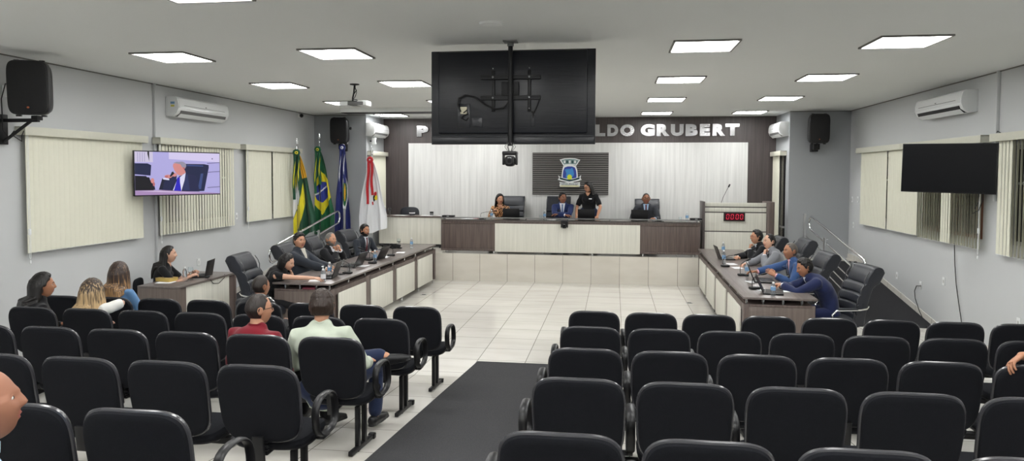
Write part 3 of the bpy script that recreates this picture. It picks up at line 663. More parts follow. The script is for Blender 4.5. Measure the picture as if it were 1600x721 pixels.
# ------------------------------------------------------------------ wall letters and plaque
MIRR = mat('polished_steel_letters', (.50, .50, .51, 1), .2, metal=1)
def text_mesh(s, size, ext, mats, off=0, align='CENTER', xs=1.0):
    cu = bpy.data.curves.new('t', 'FONT'); cu.body = s; cu.size = size; cu.extrude = ext; cu.offset = off; cu.align_x = align; cu.resolution_u = 6
    to = bpy.data.objects.new('t', cu); COL.objects.link(to); bpy.context.view_layer.update()
    me = bpy.data.meshes.new_from_object(to.evaluated_get(bpy.context.evaluated_depsgraph_get())); bpy.data.objects.remove(to)
    for v in me.vertices: v.co.x *= xs
    me.materials.clear(); me.materials.append(mats); return me
FW = Matrix(((1, 0, 0, 0), (0, 0, -1, 0), (0, 1, 0, 0), (0, 0, 0, 1)))     # text plane upright, facing -Y
def letters(s, xs, zmid, h):
    for ch, (x0, x1) in zip(s, xs):
        me = text_mesh(ch, h*1.38, .018, MIRR, .026, xs=1)
        co = [v.co.copy() for v in me.vertices]; a = min(c.x for c in co); b = max(c.x for c in co); lo = min(c.y for c in co); hi = max(c.y for c in co)
        for v in me.vertices: v.co = Vector(((v.co.x-(a+b)/2)*(x1-x0)/(b-a), -(v.co.z)-.03, (v.co.y-(lo+hi)/2)*h/(hi-lo)))
        for p in me.polygons: p.use_smooth = False
        o = bpy.data.objects.new('metal_letter', me); COL.objects.link(o); o.location = ((x0+x1)/2, YB, zmid)
        tag(o, '', 'letter', 'polished steel letters over the main bench')
        yield o, ch
def lx(a, b): return (at_y(a, 200, YB).x, at_y(b, 200, YB).x)
names = {'P': 'at the far left', 'L': 'left of the television'}
for o, ch in letters('PL', [lx(652, 670), lx(675, 690)], 3.36, .265): o['label'] = 'polished steel letter %s on the dark wall %s' % (ch, names[ch])
lab = ['letter L right of the television', 'letter D between the L and the O', 'letter O after the D, before the gap', 'letter G after the gap between the words', 'letter R after the G', 'letter U in the middle of the second word', 'letter B after the U', 'letter E after the B', 'letter R between the E and the T', 'letter T at the far right end']
XSP = [(930, 947), (949, 967), (969, 992), (1001, 1024), (1026, 1047), (1048, 1069), (1071, 1091), (1093, 1110), (1113, 1134), (1133, 1156)]
for (o, ch), lb in zip(letters('LDOGRUBERT', [lx(a, b-1) for a, b in XSP], 3.36, .275), lab): o['label'] = 'polished steel capital '+lb+' on the dark wall'

root = empty('crest_plaque', (-1.02, YB-.03, 2.34), 0, 'rectangular slatted grey plaque with the blue town crest on the pale wall panel', 'plaque')
m = MB(); pw, ph = 1.80, 1.0; m.box((0, -.01, 0), (pw, .02, ph)); m.obj('backing', mat('plaque_backing', srgb(40, 38, 38), .6), root)
m = MB(); n = 20
for i in range(n): m.box((0, -.032, -ph/2+ph*(i+.5)/n), (pw, .022, ph/n*.62), .003)
m.obj('slats', mat('plaque_slats', srgb(112, 109, 107), .5), root)
def flat(name, pts, d0, d1, mt, parent=root): m = MB(); m.prism(pts, d0, d1, T=FW); return m.obj(name, mt, parent)
CW = mat('crest_white', srgb(238, 240, 240), .4); CB = mat('crest_blue', srgb(52, 74, 164), .35); CLB = mat('crest_sky_blue', srgb(62, 142, 208), .35)
CG = mat('crest_dark_green', srgb(20, 62, 64), .4); CY_ = mat('crest_yellow', srgb(214, 226, 66), .4); CGR = mat('crest_grey_green', srgb(132, 158, 156), .4); CCR = mat('crest_cream', srgb(232, 228, 186), .4)
ox, sc_ = .0, .52/340.0     # pixel of the enlarged crest to metres, only proportions
def cp_(x, y): return ((x-642)*sc_*.98-.01, (340-y)*sc_*1.05+.02)
def shape(pts): return [cp_(*p) for p in pts]
flat('mural_crown', shape([(482, 145), (560, 128), (642, 122), (725, 128), (806, 148), (745, 235), (700, 225), (642, 222), (590, 226), (542, 235)][::-1]), .045, .055, CW)
flat('mural_crown_face', shape([(505, 155), (570, 140), (642, 135), (715, 140), (785, 156), (738, 218), (700, 212), (642, 209), (590, 212), (550, 218)][::-1]), .055, .058, CGR)
for a, b in ((560, 190), (642, 186), (725, 190), (600, 188), (684, 188)):
    flat('crown_tower', shape([(a-13, 160), (a+13, 160), (a+10, 200), (a-10, 200)][::-1]), .058, .062, CW if a in (560, 642, 725) else CG)
flat('shield_border', shape([(540, 240), (600, 222), (684, 222), (740, 240), (760, 300), (768, 380), (766, 440), (640, 480), (516, 440), (514, 380), (524, 300)][::-1]), .045, .055, CW)
flat('shield', shape([(560, 262), (610, 246), (675, 246), (722, 262), (742, 310), (750, 380), (748, 425), (640, 452), (532, 425), (532, 380), (540, 310)][::-1]), .055, .059, CB)
flat('map_shape', shape([(566, 290), (600, 284), (655, 283), (680, 262), (690, 284), (700, 310), (710, 360), (690, 400), (600, 425), (580, 400), (590, 350), (575, 315)][::-1]), .059, .062, CLB)
flat('sun', shape([(640+38*cos(t*pi/8), 404+40*sin(t*pi/8)) for t in range(16)][::-1]), .062, .065, CY_)
flat('ribbon_border', shape([(462, 378), (490, 400), (560, 420), (640, 428), (720, 420), (790, 400), (822, 372), (812, 420), (832, 440), (770, 462), (640, 486), (520, 462), (452, 440), (474, 420)][::-1]), .058, .064, CW)
flat('ribbon', shape([(480, 402), (560, 428), (600, 436), (640, 440), (680, 436), (722, 428), (800, 400), (796, 432), (720, 452), (640, 468), (560, 452), (488, 434)][::-1]), .064, .067, CG)
flat('base_scroll', shape([(478, 476), (560, 484), (640, 470), (720, 484), (806, 476), (800, 500), (808, 520), (796, 548), (490, 548), (480, 522), (490, 500)][::-1]), .05, .06, CW)
flat('base_band', shape([(492, 524), (794, 524), (790, 546), (496, 546)][::-1]), .06, .062, CCR)
for s, yy, wd in (('CÂMARA MUNICIPAL', 506, 285), ('DE CANARANA-MT', 524, 250)):
    me = text_mesh(s, .03, .001, CG, .0006); a = min(v.co.x for v in me.vertices); b = max(v.co.x for v in me.vertices); k = wd*sc_/(b-a); q = cp_(642, yy)
    for v in me.vertices: v.co = Vector(((v.co.x-(a+b)/2)*k+q[0], -.064-v.co.z, v.co.y*.95+q[1]))
    o = bpy.data.objects.new('lettering', me); COL.objects.link(o); o.parent = root
m = MB(); m.box((.0, -.075, -.315), (.62, .05, .008), .002); m.obj('ledge', mat('plaque_slats'	, srgb(112, 109, 107)), root)

# ------------------------------------------------------------------ flags
def flag(loc, rz, H, topz, width, colfn, mats, label, rib, lean=0, bot=None, skew=0, left=.35):
    """draped flag: the cloth falls from the rosette at topz down to bot, spreading into folds"""
    root = empty('flag_on_pole', loc, rz, label, 'flag'); bot = bot if bot is not None else .35
    m = MB(); m.tube([(0, 0, 0), (lean, 0, H)], .014, 10); m.obj('pole', CHROME, root)
    m = MB(); m.lathe([(0, 0), (.17, 0), (.17, .03), (.05, .05), (.025, .12), (0, .12)], 22); m.obj('pole_base', CHROME, root)
    m = MB(); m.tube([(lean, 0, H), (lean, 0, H+.04)], .022, 10); m.sphere((lean, 0, H+.05), .025, 10, 8); m.tube([(lean, 0, H+.07), (lean, 0, H+.12), (lean, 0, H+.24)], [.008, .034, .001], 8, asp=.35, up=(0, 1, 0)); m.obj('spear_finial', CHROME, root)
    zt = topz; zl = zt-bot; rnd = random.Random(len(label)); ph = rnd.uniform(0, 6)
    def P(s, t, back=0):
        # s across 0..1, t down 0..1
        wdt = width*(.16+.84*min(1, t*1.25)**.8); x = (s-left)*wdt+skew*t
        fold = .055*(.25+t)*sin(s*13+ph+t*1.4)+.03*(.2+t)*sin(s*27+2*ph-t*2); y = -.05+fold-.02*t
        z = zt-zl*t*(1-.16*(abs(s-left)**1.2)*(1 if s > left else .5)) + .012*sin(s*13+ph)*t
        return (x+lean*(1-t*.6)+.01*sin(9*t+s*6), y+back, z)
    m = MB(); m.grid(lambda s, t: P(s, t), 110, 150, mfn=colfn); m.grid(lambda s, t: P(1-s, t, .004), 110, 150, mfn=lambda s, t: colfn(1-s, t)); m.obj('cloth', mats, root, sharp=0)
    # rosette and ribbon streamers
    m = MB()
    for k in range(10): a = 2*pi*k/10; m.sphere((lean+.045*cos(a), -.12, zt+.04+.045*sin(a)), (.035, .02, .035), 10, 6)
    m.sphere((lean, -.14, zt+.04), (.034, .012, .034), 12, 6, mi=1); m.sphere((lean, -.15, zt+.04), (.016, .008, .016), 10, 6, mi=2); m.obj('rosette', rib, root)
    for k, dx in enumerate((-.04, .035)):
        m = MB(); ln = .95 if k == 0 else .75
        nb = 6
        m.grid(lambda s, t: (lean+dx+(s-.5)*.055+dx*.5*t+.01*sin(t*8), -.115-.03*t+.012*sin(t*7+s*3), zt-t*ln), nb, 24, mfn=lambda s, t: (0, 1, 0)[min(2, int(s*3))]); m.grid(lambda s, t: (lean+dx+(.5-s)*.055+dx*.5*t+.01*sin(t*8), -.112-.03*t+.012*sin(t*7-s*3), zt-t*ln), nb, 24, mfn=lambda s, t: 0)
        m.obj('ribbon', rib, root, sharp=0)
    return root
def cloth(n, r, g, b): return mat('flag_'+n, srgb(r, g, b), .6, bump=(6, .2, .02), sheen=.2)
G, Yw, Bl, Wt, Rd, Gd, Or, Nv = cloth('green', 18, 96, 58), cloth('yellow', 232, 218, 40), cloth('blue', 44, 60, 150), cloth('white', 232, 233, 236), cloth('red', 190, 34, 44), cloth('dark_green', 16, 74, 50), cloth('orange', 240, 178, 40), cloth('navy', 30, 40, 110)
def c_city(s, t):
    if s > .62: return 2 if t < .30 else 0      # orange then green
    d = s*.9+t*1.3
    if .40 < d < .62: return 1
    if .62 <= d < .98 and s < .35: return 3
    if 1.0 < d < 1.35: return 1
    return 0
def c_br(s, t):
    if (abs(s-.45)/.42)**2*.9+((t-.50)/.125)**2 < 1.0: return 3 if abs(t-.48+.10*(s-.45)) < .010 else 2
    if abs(s-.45)/.95+abs(t-.50)/.28 < 1: return 1
    if t < .30 and s < .45: return 1 if abs(s-.28) < .05 else 0
    return 0
def c_mt(s, t):
    if s < .45: return 0
    q = abs(s-.68)/.30+abs(t-.48)/.26
    if ((s-.68)/.075)**2+((t-.48)/.10)**2 < 1: return 3
    if ((s-.68)/.15)**2+((t-.48)/.155)**2 < 1: return 2
    if q < 1 or (t < .3 and .55 < s < .72): return 1
    return 0
def c_wh(s, t):
    if ((s-.62)/.05)**2+((t-.46)/.03)**2 < 1: return 1
    if ((s-.64)/.055)**2+((t-.52)/.035)**2 < 1: return 3
    if ((s-.57)/.035)**2+((t-.52)/.045)**2 < 1: return 2
    if abs(s-.52-.3*(t-.6)) < .03 and .56 < t < .61: return 1
    return 0
p = at_y(464, 242, 14.35); flag((p.x, 14.35, zf(0)*0+ZS*(14.35-RY0)/(RY1-RY0)), .35, p.z+.12-ZS*(14.35-RY0)/(RY1-RY0), p.z-ZS*(14.35-RY0)/(RY1-RY0), .46, c_city, [Gd, Yw, Or, Wt], 'green, yellow and orange flag on a chrome pole, the leftmost of the four flags', [Gd, Yw, BLK], bot=.45, left=.2)
p = at_y(499, 237, 15.4); flag((p.x, 15.4, ZS), .1, p.z+.2-ZS, p.z-ZS, .44, c_br, [G, Yw, Bl, Wt], 'green flag with yellow diamond and blue disc hanging on a chrome pole', [G, Yw, Gd], bot=.35, left=.22)
p = at_y(537, 234, 15.34); flag((p.x, 15.34, ZS), .1, p.z-.06-ZS, p.z-ZS, .38, c_mt, [Nv, Wt, G, Or], 'navy blue flag with white diamond, green disc and golden star on a pole', [Nv, Wt, Bl], bot=.25, left=.55)
p = at_y(581, 253, 15.45); flag((p.x, 15.45, ZS), 0, p.z+.12-ZS, p.z-ZS, .66, c_wh, [Wt, Rd, BLK, Yw], 'white flag with red ribbon and small red and yellow emblem, the rightmost flag', [Rd, Rd, Wt], bot=.40, left=.45)

# ------------------------------------------------------------------ audience chairs
def d_loop(m, x):
    pts = []
    for i in range(28):
        a = 2*pi*i/28; r = 1
        yy = .045+.15*math.copysign(abs(cos(a))**.8, cos(a)); zz = .545+.125*math.copysign(abs(sin(a))**.75, sin(a))
        pts.append((x, yy+(zz-.545)*-.15, zz))
    m.tube(pts, .0115, 12, closed=True, asp=2.2, up=(1, 0, 0))
    m.box((x, .03, .415), (.03, .10, .03), .005); m.box((x*.93, .03, .40), (abs(x)*.16, .06, .015), .004)
def chair_proto():
    root = empty('auditorium_chair')
    tilt = Matrix.Translation((0, -.205, .40)) @ Matrix.Rotation(radians(11), 4, 'X')
    bw, bh = .252, .235
    def outl(k=1.0, n=44): return [(x*k*(1-.05*(1-(y/bh+1)/2)), y*k) for x, y in superell(bw, bh, 4.2, n)]
    def bend(m, i0, amt=.35):
        for i in range(i0, len(m.v)):
            v = m.v[i]; m.v[i] = (v[0], v[1]+amt*v[0]**2+.10*(v[2]-.27)**2, v[2])
    T0 = frame((0, 0, .285), (1, 0, 0), (0, 0, 1), (0, 1, 0))
    def slab(name, k, z0, z1, mt, bev):
        m = MB(); out = outl(k); n = len(out); rings = []
        # concentric rings so that the slab can bend
        def ringset(z, sgn):
            for q in (.25, .5, .75): rings.append(([(x*q, y*q) for x, y in out], z))
        R = []
        for q in (.3, .6, .85): R.append(([(x*q, y*q) for x, y in out], z0))
        for t in (0, .5, 1): a = t*pi/2; R.append(([(x*(1-bev*4*(1-sin(a))), y*(1-bev*4*(1-sin(a)))) for x, y in out], z0+bev*(1-cos(a))))
        for t in (0, .5, 1): a = t*pi/2; R.append(([(x*(1-bev*4*(1-cos(a))), y*(1-bev*4*(1-cos(a)))) for x, y in out], z1-bev*(1-sin(a))))
        for q in (.85, .6, .3): R.append(([(x*q, y*q) for x, y in out], z1+(1-q)*.012*(1 if z1 > 0 else 0)))
        vs = [(x, y, z) for o_, z in R for x, y in o_]; k_ = len(R)
        fs = [tuple(reversed(range(n))), tuple((k_-1)*n+j for j in range(n))]+[(i*n+j, i*n+(j+1) % n, (i+1)*n+(j+1) % n, (i+1)*n+j) for i in range(k_-1) for j in range(n)]
        m.add([T0 @ Vector(v) for v in vs], fs); bend(m, 0)
        m.v = [tuple(tilt @ Vector(v)) for v in m.v]; return m.obj(name, mt, root)
    slab('backrest', 1.0, -.022, .034, FAB, .016)
    m = MB(); pts = [(x*1.005, y*1.005, .006) for x, y in outl(1.0, 56)]; m.tube([T0 @ Vector(p) for p in pts], .0105, 8, closed=True); bend(m, 0); m.v = [tuple(tilt @ Vector(v)) for v in m.v]; m.obj('edge_piping', PIPING, root)
    m = MB()      # seat
    def so(k=1.0): return [(x*k, (y*k+.03)) for x, y in superell(.245, .225, 3.6, 44)]
    m.prism(so(), .405, .465, bev=.028); i0 = 0
    m.v = [(x, y, z-.03*max(0, (y-.12)/.13)**2-.02*max(0, -(y+.05)/.15)) for x, y, z in m.v]; m.obj('seat', FAB, root)
    m = MB(); m.prism(so(.97), .385, .41, bev=.01); m.obj('seat_shell', PLAST, root)
    m = MB(); m.box((0, -.21, .44), (.07, .02, .16), .005, T=Matrix.Rotation(radians(6), 4, 'X')); m.box((0, -.12, .375), (.07, .2, .02), .004)
    for k in range(7): m.box((0, -.222, .40+k*.016), (.085, .03, .008), .003)
    m.obj('back_bracket', PLAST, root)
    return root
def nth(k): return ['first', 'second', 'third', 'fourth', 'fifth', 'sixth', 'seventh', 'eighth', 'ninth'][k]
proto = chair_proto(); first_used = [False]
def put_chair(x, y, lab, group, arms=(), rz=0):
    z = zf(y)
    if not first_used[0]: c = proto; first_used[0] = True; c.location = (x, y, z); c.rotation_euler = (0, 0, rz); c['label'] = lab; c['group'] = group
    else:
        c = proto.copy(); COL.objects.link(c); c.location = (x, y, z); c.rotation_euler = (0, 0, rz); c['label'] = lab; c['group'] = group
        for ch in [k for k in proto.children if k.name.split('.')[0] != 'armrest']: d_ = ch.copy(); COL.objects.link(d_); d_.parent = c
    c['category'] = 'chair'
    for s_ in arms: m = MB(); d_loop(m, s_); m.obj('armrest', PLAST, c)
    return c
def row_frame(xs, y, lab, group):
    x0, x1 = min(xs), max(xs); z = zf(y); root = empty('seat_row_frame', ((x0+x1)/2, y, z), 0, lab, 'seat frame', group); c = (x0+x1)/2
    m = MB(); m.box((0, .0, .36), (x1-x0+.30, .06, .04), .004); m.obj('beam', BSTEEL, root)
    n = max(2, int(round((x1-x0)/1.15))+1)
    for i in range(n):
        x = x0-.13+(x1-x0+.26)*i/(n-1)-c; sl = -.08
        m = MB()
        for yy in (-.07, .07): m.box((x, yy, .18+sl*yy*0), (.032, .05, .345), .004)
        m.add([], []); m.box((0, 0, 0), (.035, .50, .035), .006, T=Matrix.Translation((x, .02, .022)) @ Matrix.Rotation(math.atan(sl), 4, 'X'))
        m.box((0, 0, 0), (.055, .05, .045), .008, T=Matrix.Translation((x, .25, .006)) @ Matrix.Rotation(math.atan(sl), 4, 'X')); m.obj('leg', BSTEEL, root)
    return root
def fit_row(px, py):     # seat origin (under the seat) from the top middle of a backrest
    z = 1.0
    for _ in range(30): p = at_z(px, py, z); z = .905+zf(p.y+.30)
    return p.x, p.y+.30
RROW = [(.56, -.18, 7.38, 9), (.566, -.18, 6.22, 8), (.566, -.18, 5.10, 8), (.57, -.18, 4.11, 7), (.575, -.20, 3.05, 6), (.575, -.20, 2.02, 4)]
LROW = [(.575, -1.99, 7.30, 8), (.575, -2.03, 6.28, 7), (.57, -2.03, 5.16, 6), (.57, -2.03, 4.08, 5), (.57, -2.05, 3.05, 4), (.57, -2.05, 2.02, 2)]
R_ARMS = {0: (-.325, .29), 1: (.29,)}
for r, (st, x0, y, n) in enumerate(RROW):
    fr_ = nth(r); xs = [x0+st*k for k in range(n)]
    for k, x in enumerate(xs):
        put_chair(x, y, 'black auditorium chair, %s from the aisle, %s row from the front, right block' % (nth(k), fr_), 'auditorium chairs, right-hand block', R_ARMS.get(k, ()))
    row_frame(xs, y, 'black steel legs and beam carrying the %s row from the front, right block' % fr_, 'seat frames, right-hand block')
for r, (st, x0, y, n) in enumerate(LROW):
    fr_ = nth(r); xs = [x0-st*k for k in range(n)]
    for k, x in enumerate(xs):
        put_chair(x, y, 'black auditorium chair, %s from the aisle, %s row from the front, left block' % (nth(k), fr_), 'auditorium chairs, left-hand block', (.283,) if k == 0 else ((-.283,) if k == n-1 else ()))
    row_frame(xs, y, 'black steel legs and beam carrying the %s row from the front, left block' % fr_, 'seat frames, left-hand block')

# ------------------------------------------------------------------ leather executive chairs
def exec_proto():
    root = empty('executive_chair')
    # side profile of the backrest, (y, z) with the sitter facing +Y
    m = MB()
    prof = [(.20, .45), (.16, .60), (.115, .72), (.07, .86), (.04, 1.0), (.035, 1.10)]
    def seg(z0, z1, yb, wd, th, k):
        pass
    out = []
    zs = [.44+i*.01 for i in range(74)]
    def front(z):
        q = (z-.44)/.74; b = -.15-.21*q+.05*sin(q*pi)
        gr = sum(math.exp(-((z-zi)/.010)**2) for zi in (.60, .73, .86, .985))
        return b+.022-.020*gr+(.018*sin((z-.985)/.2*pi) if z > .985 else .006*abs(sin((z-.60)/.13*pi)))
    fr = [(front(z), z) for z in zs]; zt = zs[-1]
    top = [(front(zt)-.075*(1-cos(a))-.0, zt+.045*sin(a)) for a in (.4, .8, 1.2, 1.6, 2.0, 2.4, 2.8)]
    bk = [(-.15-.21*(z-.44)/.74+.05*sin((z-.44)/.74*pi)-.125-(.03 if z > 1.0 else .03*max(0, (z-.94)/.06)), z) for z in reversed(zs[:-3:2])]
    prof = fr+top+bk; n = len(prof); W_ = .28
    rings = []
    for x, sc in ((-W_, .0), (-W_, .8), (-W_+.012, .93), (-W_+.035, 1.0), (-W_*.5, 1.0), (0, 1.0), (W_*.5, 1.0), (W_-.035, 1.0), (W_-.012, .93), (W_, .8), (W_, .0)):
        rings.append((x, sc))
    vs = []
    for x, sc in rings:
        for (y, z) in prof:
            cy = front(min(max(z, .44), 1.17))-.075; yy = cy+(y-cy)*sc; zz = .82+(z-.82)*(1-.02*(1-sc)) ; ww = 1-.10*max(0, (.62-z)/.2)
            vs.append((x*ww, yy+.05*(x/W_)**2*(1 if z < 1.0 else .4), zz))
    fs = [(i*n+j, i*n+(j+1) % n, (i+1)*n+(j+1) % n, (i+1)*n+j) for i in range(len(rings)-1) for j in range(n)]
    m.add(vs, fs); m.obj('backrest', LEATHER, root, sharp=50)
    m = MB()
    for sx in (-1, 1): m.tube([(sx*(W_-.005), y+.004+.045, z) for y, z in fr[::6]], .006, 6)
    m.objs('seam_piping', PIPING, root)
    m = MB(); out = superell(.265, .25, 4, 44); m.prism([(x, y+.02) for x, y in out], .40, .52, bev=.05)
    m.v = [(x, y, z+.02*cos(y*6)-.03*max(0, (y-.12)/.15)**2) for x, y, z in m.v]; m.obj('seat', LEATHER, root)
    for sx in (-1, 1):
        m = MB(); x = sx*.295
        m.tube([(sx*.24, .12, .41), (x, .16, .42), (x, .21, .50), (x, .20, .60), (x, .15, .655), (x, 0, .66), (x, -.16, .665), (x*.97, -.24, .68), (sx*.24, -.28, .70)], .014, 10)
        m.box((x, .0, .678), (.05, .25, .022), .01, mi=1); m.obj('armrest', [CHROME, LEATHER], root)
    m = MB(); m.tube([(0, 0, .10), (0, 0, .40)], .028, 14); m.tube([(0, 0, .10), (0, 0, .26)], .036, 14); m.box((0, 0, .39), (.24, .22, .03), .006); m.obj('gas_lift', BSTEEL, root)
    m = MB()
    for k in range(5): a = k*2*pi/5+.3; m.tube([(0, 0, .12), (.15*cos(a), .15*sin(a), .10), (.30*cos(a), .30*sin(a), .075)], [.028, .022, .014], 8)
    m.sphere((0, 0, .115), (.045, .045, .03), 14, 8); m.obj('star_base', CHROME, root)
    for k in range(5): a = k*2*pi/5+.3; m = MB(); c = Vector((.30*cos(a), .30*sin(a), .03)); m.tube([c+Vector((-sin(a)*-.022, cos(a)*-.022, 0)), c+Vector((-sin(a)*.022, cos(a)*.022, 0))], .03, 12); m.tube([c, c+Vector((0, 0, .05))], .01, 6); m.obj('caster', PLAST, root)
    return root
ex0 = exec_proto(); ex_used = [False]
def exec_chair(x, y, z, rz, lab, group='black leather executive chairs', sc=1.0):
    if not ex_used[0]: c = ex0; ex_used[0] = True; c.location = (x, y, z); c.rotation_euler = (0, 0, rz)
    else: c = copy_tree(ex0, (x, y, z), rz)
    c.scale = (sc, sc, sc); tag(c, lab, 'chair', group); return c

# ------------------------------------------------------------------ benches and desks
def long_desk(name, origin, rz, L, D, side, label):
    """side = +1: people sit on +x side, public front on -x. origin at the near public corner; runs along +Y"""
    root = empty(name, origin, rz, label, 'desk'); s_ = side; H = .82
    m = MB(); m.box((s_*D/2, L/2, H-.014), (D, L, .028), .004); m.obj('desktop', WTOP, root)
    m = MB()
    for f_ in np.linspace(.04, L-.04, 9):
        m.tube([(s_*.045, f_, H-.09), (s_*.045, f_, H-.028)], .012, 10)
    for g in (.28, .55, .80): m.tube([(s_*D*g, .045, H-.09), (s_*D*g, .045, H-.028)], .013, 10)
    m.objs('chrome_stud', CHROME, root)
    bt = H-.09; z0 = .10
    m = MB(); m.box((s_*(.045+D-.05)/1*.5+s_*.0, L/2, bt-.014), (D-.09, L-.02, .028), .003)
    m.box((s_*.06, L/2, (bt+z0)/2), (.03, L-.04, bt-z0-.02), .002)
    m.obj('lower_shelf', WD, root)
    # dark frame posts and pale panels on the public side
    m = MB(); npn = 4; seg = (L-.30)/npn
    for e in (.06, L-.06): m.box((s_*.035, e, (bt+.09)/2), (.06, .12, bt-.09), .003)
    for i in range(1, npn): m.box((s_*.035, .15+seg*i, (bt+z0)/2), (.045, .20, bt-z0), .002)
    m.box((s_*.035, L/2, bt-.05), (.045, L-.24, .08), .002)
    m.objs('frame_post', WD, root)
    for i in range(npn):
        m = MB(); m.box((s_*.008, .15+seg*(i+.5), (bt-.09+.07)/2+.02), (.022, seg-.24, bt-.09-.09), .004); m.obj('front_panel', WL, root)
    for e, in ((.03,), (L-.03,)):
        m = MB(); m.box((s_*D/2, e, (bt+.09)/2), (D-.04, .03, bt-.09), .003); m.obj('end_panel', WEND, root)
    m = MB()
    for yy in np.linspace(.08, L-.08, 6):
        for xx in (.05, D-.06): m.tube([(s_*xx, yy, 0), (s_*xx, yy, .10)], .018, 10)
    m.objs('foot', CHROME, root)
    return root
p0 = at_z(517.5, 444, .82); p1 = at_z(681, 382.5, .82); aL = -math.atan2(p1.x-p0.x, p1.y-p0.y); LL = (p1-p0).length
long_desk('council_desk', (p0.x, p0.y, 0), aL, LL, .86, -1, 'long dark wood council desk with pale front panels on the left side of the hall')
q0 = at_z(1161.5, 464.5, .82); q1 = at_z(1091, 389, .82); aR = -math.atan2(q1.x-q0.x, q1.y-q0.y); LR = (q1-q0).length
long_desk('council_desk', (q0.x, q0.y, 0), aR, LR, .87, 1, 'long dark wood council desk with pale front panels on the right side of the hall')
# clerk desk
root = empty('clerk_desk', (-6.02, 8.85, 0), 0, 'small dark wood desk with one pale panel, standing apart by the left wall', 'desk')
cw, cl_ = .62, 1.48; H = .78
m = MB(); m.box((-cw/2+.2, cl_/2, H-.014), (cw, cl_, .028), .003); m.obj('desktop', WTOP, root)
m = MB(); m.box((-cw/2+.2, .02, (H-.03)/2+.03), (cw, .035, H-.09), .002); m.box((.16, .10, (H-.03)/2+.03), (.05, .17, H-.09), .002); m.obj('end_panel', WEND, root)
m = MB(); m.box((-cw/2+.2, cl_-.02, (H-.03)/2+.03), (cw, .035, H-.09), .002); m.box((.16, cl_-.10, (H-.03)/2+.03), (.05, .18, H-.09), .002); m.obj('end_panel', WD, root)
m = MB(); m.box((.175, cl_/2-.0, (H-.03)/2+.10), (.02, cl_-.37, H-.20), .003); m.obj('front_panel', WL, root)
m = MB()
for yy in (.06, cl_-.06):
    for xx in (-.38, .15): m.tube([(xx, yy, 0), (xx, yy, .06)], .018, 10)
m.objs('foot', CHROME, root)
# main bench on the stage
MY = 15.20; mx0, mx1 = at_y(689, 370, MY).x, at_y(1094, 370, MY).x; ma, mb = at_y(773.5, 370, MY).x, at_y(1000, 370, MY).x
root = empty('main_bench', ((mx0+mx1)/2, MY, ZS), 0, 'long main bench on the stage, dark wood with a pale middle front panel', 'desk'); cxm = (mx0+mx1)/2
L_ = mx1-mx0; bt = .735
m = MB(); m.box((0, .42, bt-.015), (L_, .84, .03), .004); m.obj('desktop', WTOP, root)
m = MB(); m.box((0, .055, bt+.045), (L_+.02, .26, .014), .003); m.obj('glass_shelf', GREYMET, root)
m = MB()
for x in np.linspace(-L_/2+.06, L_/2-.06, 7): m.tube([(x, .05, bt), (x, .05, bt+.04)], .014, 10); m.tube([(x, .15, bt), (x, .15, bt+.04)], .014, 10)
m.objs('chrome_stud', CHROME, root)
m = MB(); zl = .06
m.box((0, .03, (bt-.03+zl)/2), (L_-.02, .03, bt-.03-zl), .002); m.box((0, .012, bt-.055), (L_-.02, .03, .05), .002)
m.box((-L_/2+.02, .4, (bt-.03+zl)/2), (.04, .78, bt-.03-zl), .002); m.box((L_/2-.02, .4, (bt-.03+zl)/2), (.04, .78, bt-.03-zl), .002)
m.box((0, .012, zl+.02), (L_-.02, .03, .04), .002); m.obj('front_panel', WD, root)
m = MB(); m.box(((ma+mb)/2-cxm, -.008, (bt-.10+zl)/2+.01), (mb-ma, .03, bt-.09-zl+.03), .003); m.obj('pale_panel', WL, root)
m = MB()
for x in np.linspace(-L_/2+.1, L_/2-.1, 6): m.tube([(x, .05, 0), (x, .05, zl+.01)], .02, 10); m.tube([(x, .7, 0), (x, .7, .7)], .02, 10)
m.objs('foot', CHROME, root)
# side bench
SY = 16.12; s0, s1 = at_y(592, 360, SY).x, at_y(689, 360, SY).x; zt = at_y(640, 338, SY).z-ZS
root = empty('side_bench', ((s0+s1)/2, SY, ZS), 0, 'pale fronted side bench on the left of the stage behind the white flag', 'desk'); L_ = s1-s0
m = MB(); m.box((0.06, .24, zt-.012), (L_+.12, .52, .03), .003); m.obj('desktop', WD, root)
m = MB(); m.box((0, .02, (zt-.03+.09)/2), (L_, .03, zt-.12), .003); m.box((L_/2-.02, .24, (zt-.03+.09)/2), (.03, .44, zt-.12)); m.box((-L_/2+.02, .24, (zt-.03+.09)/2), (.03, .44, zt-.12)); m.obj('front_panel', WL, root)
m = MB(); m.box((0, .035, .06), (L_, .03, .06)); 
for x in (-L_/2+.05, L_/2-.05): m.tube([(x, .1, 0), (x, .1, .09)], .018, 10); m.tube([(x, .42, 0), (x, .42, .09)], .018, 10)
m.obj('plinth', BLK, root)
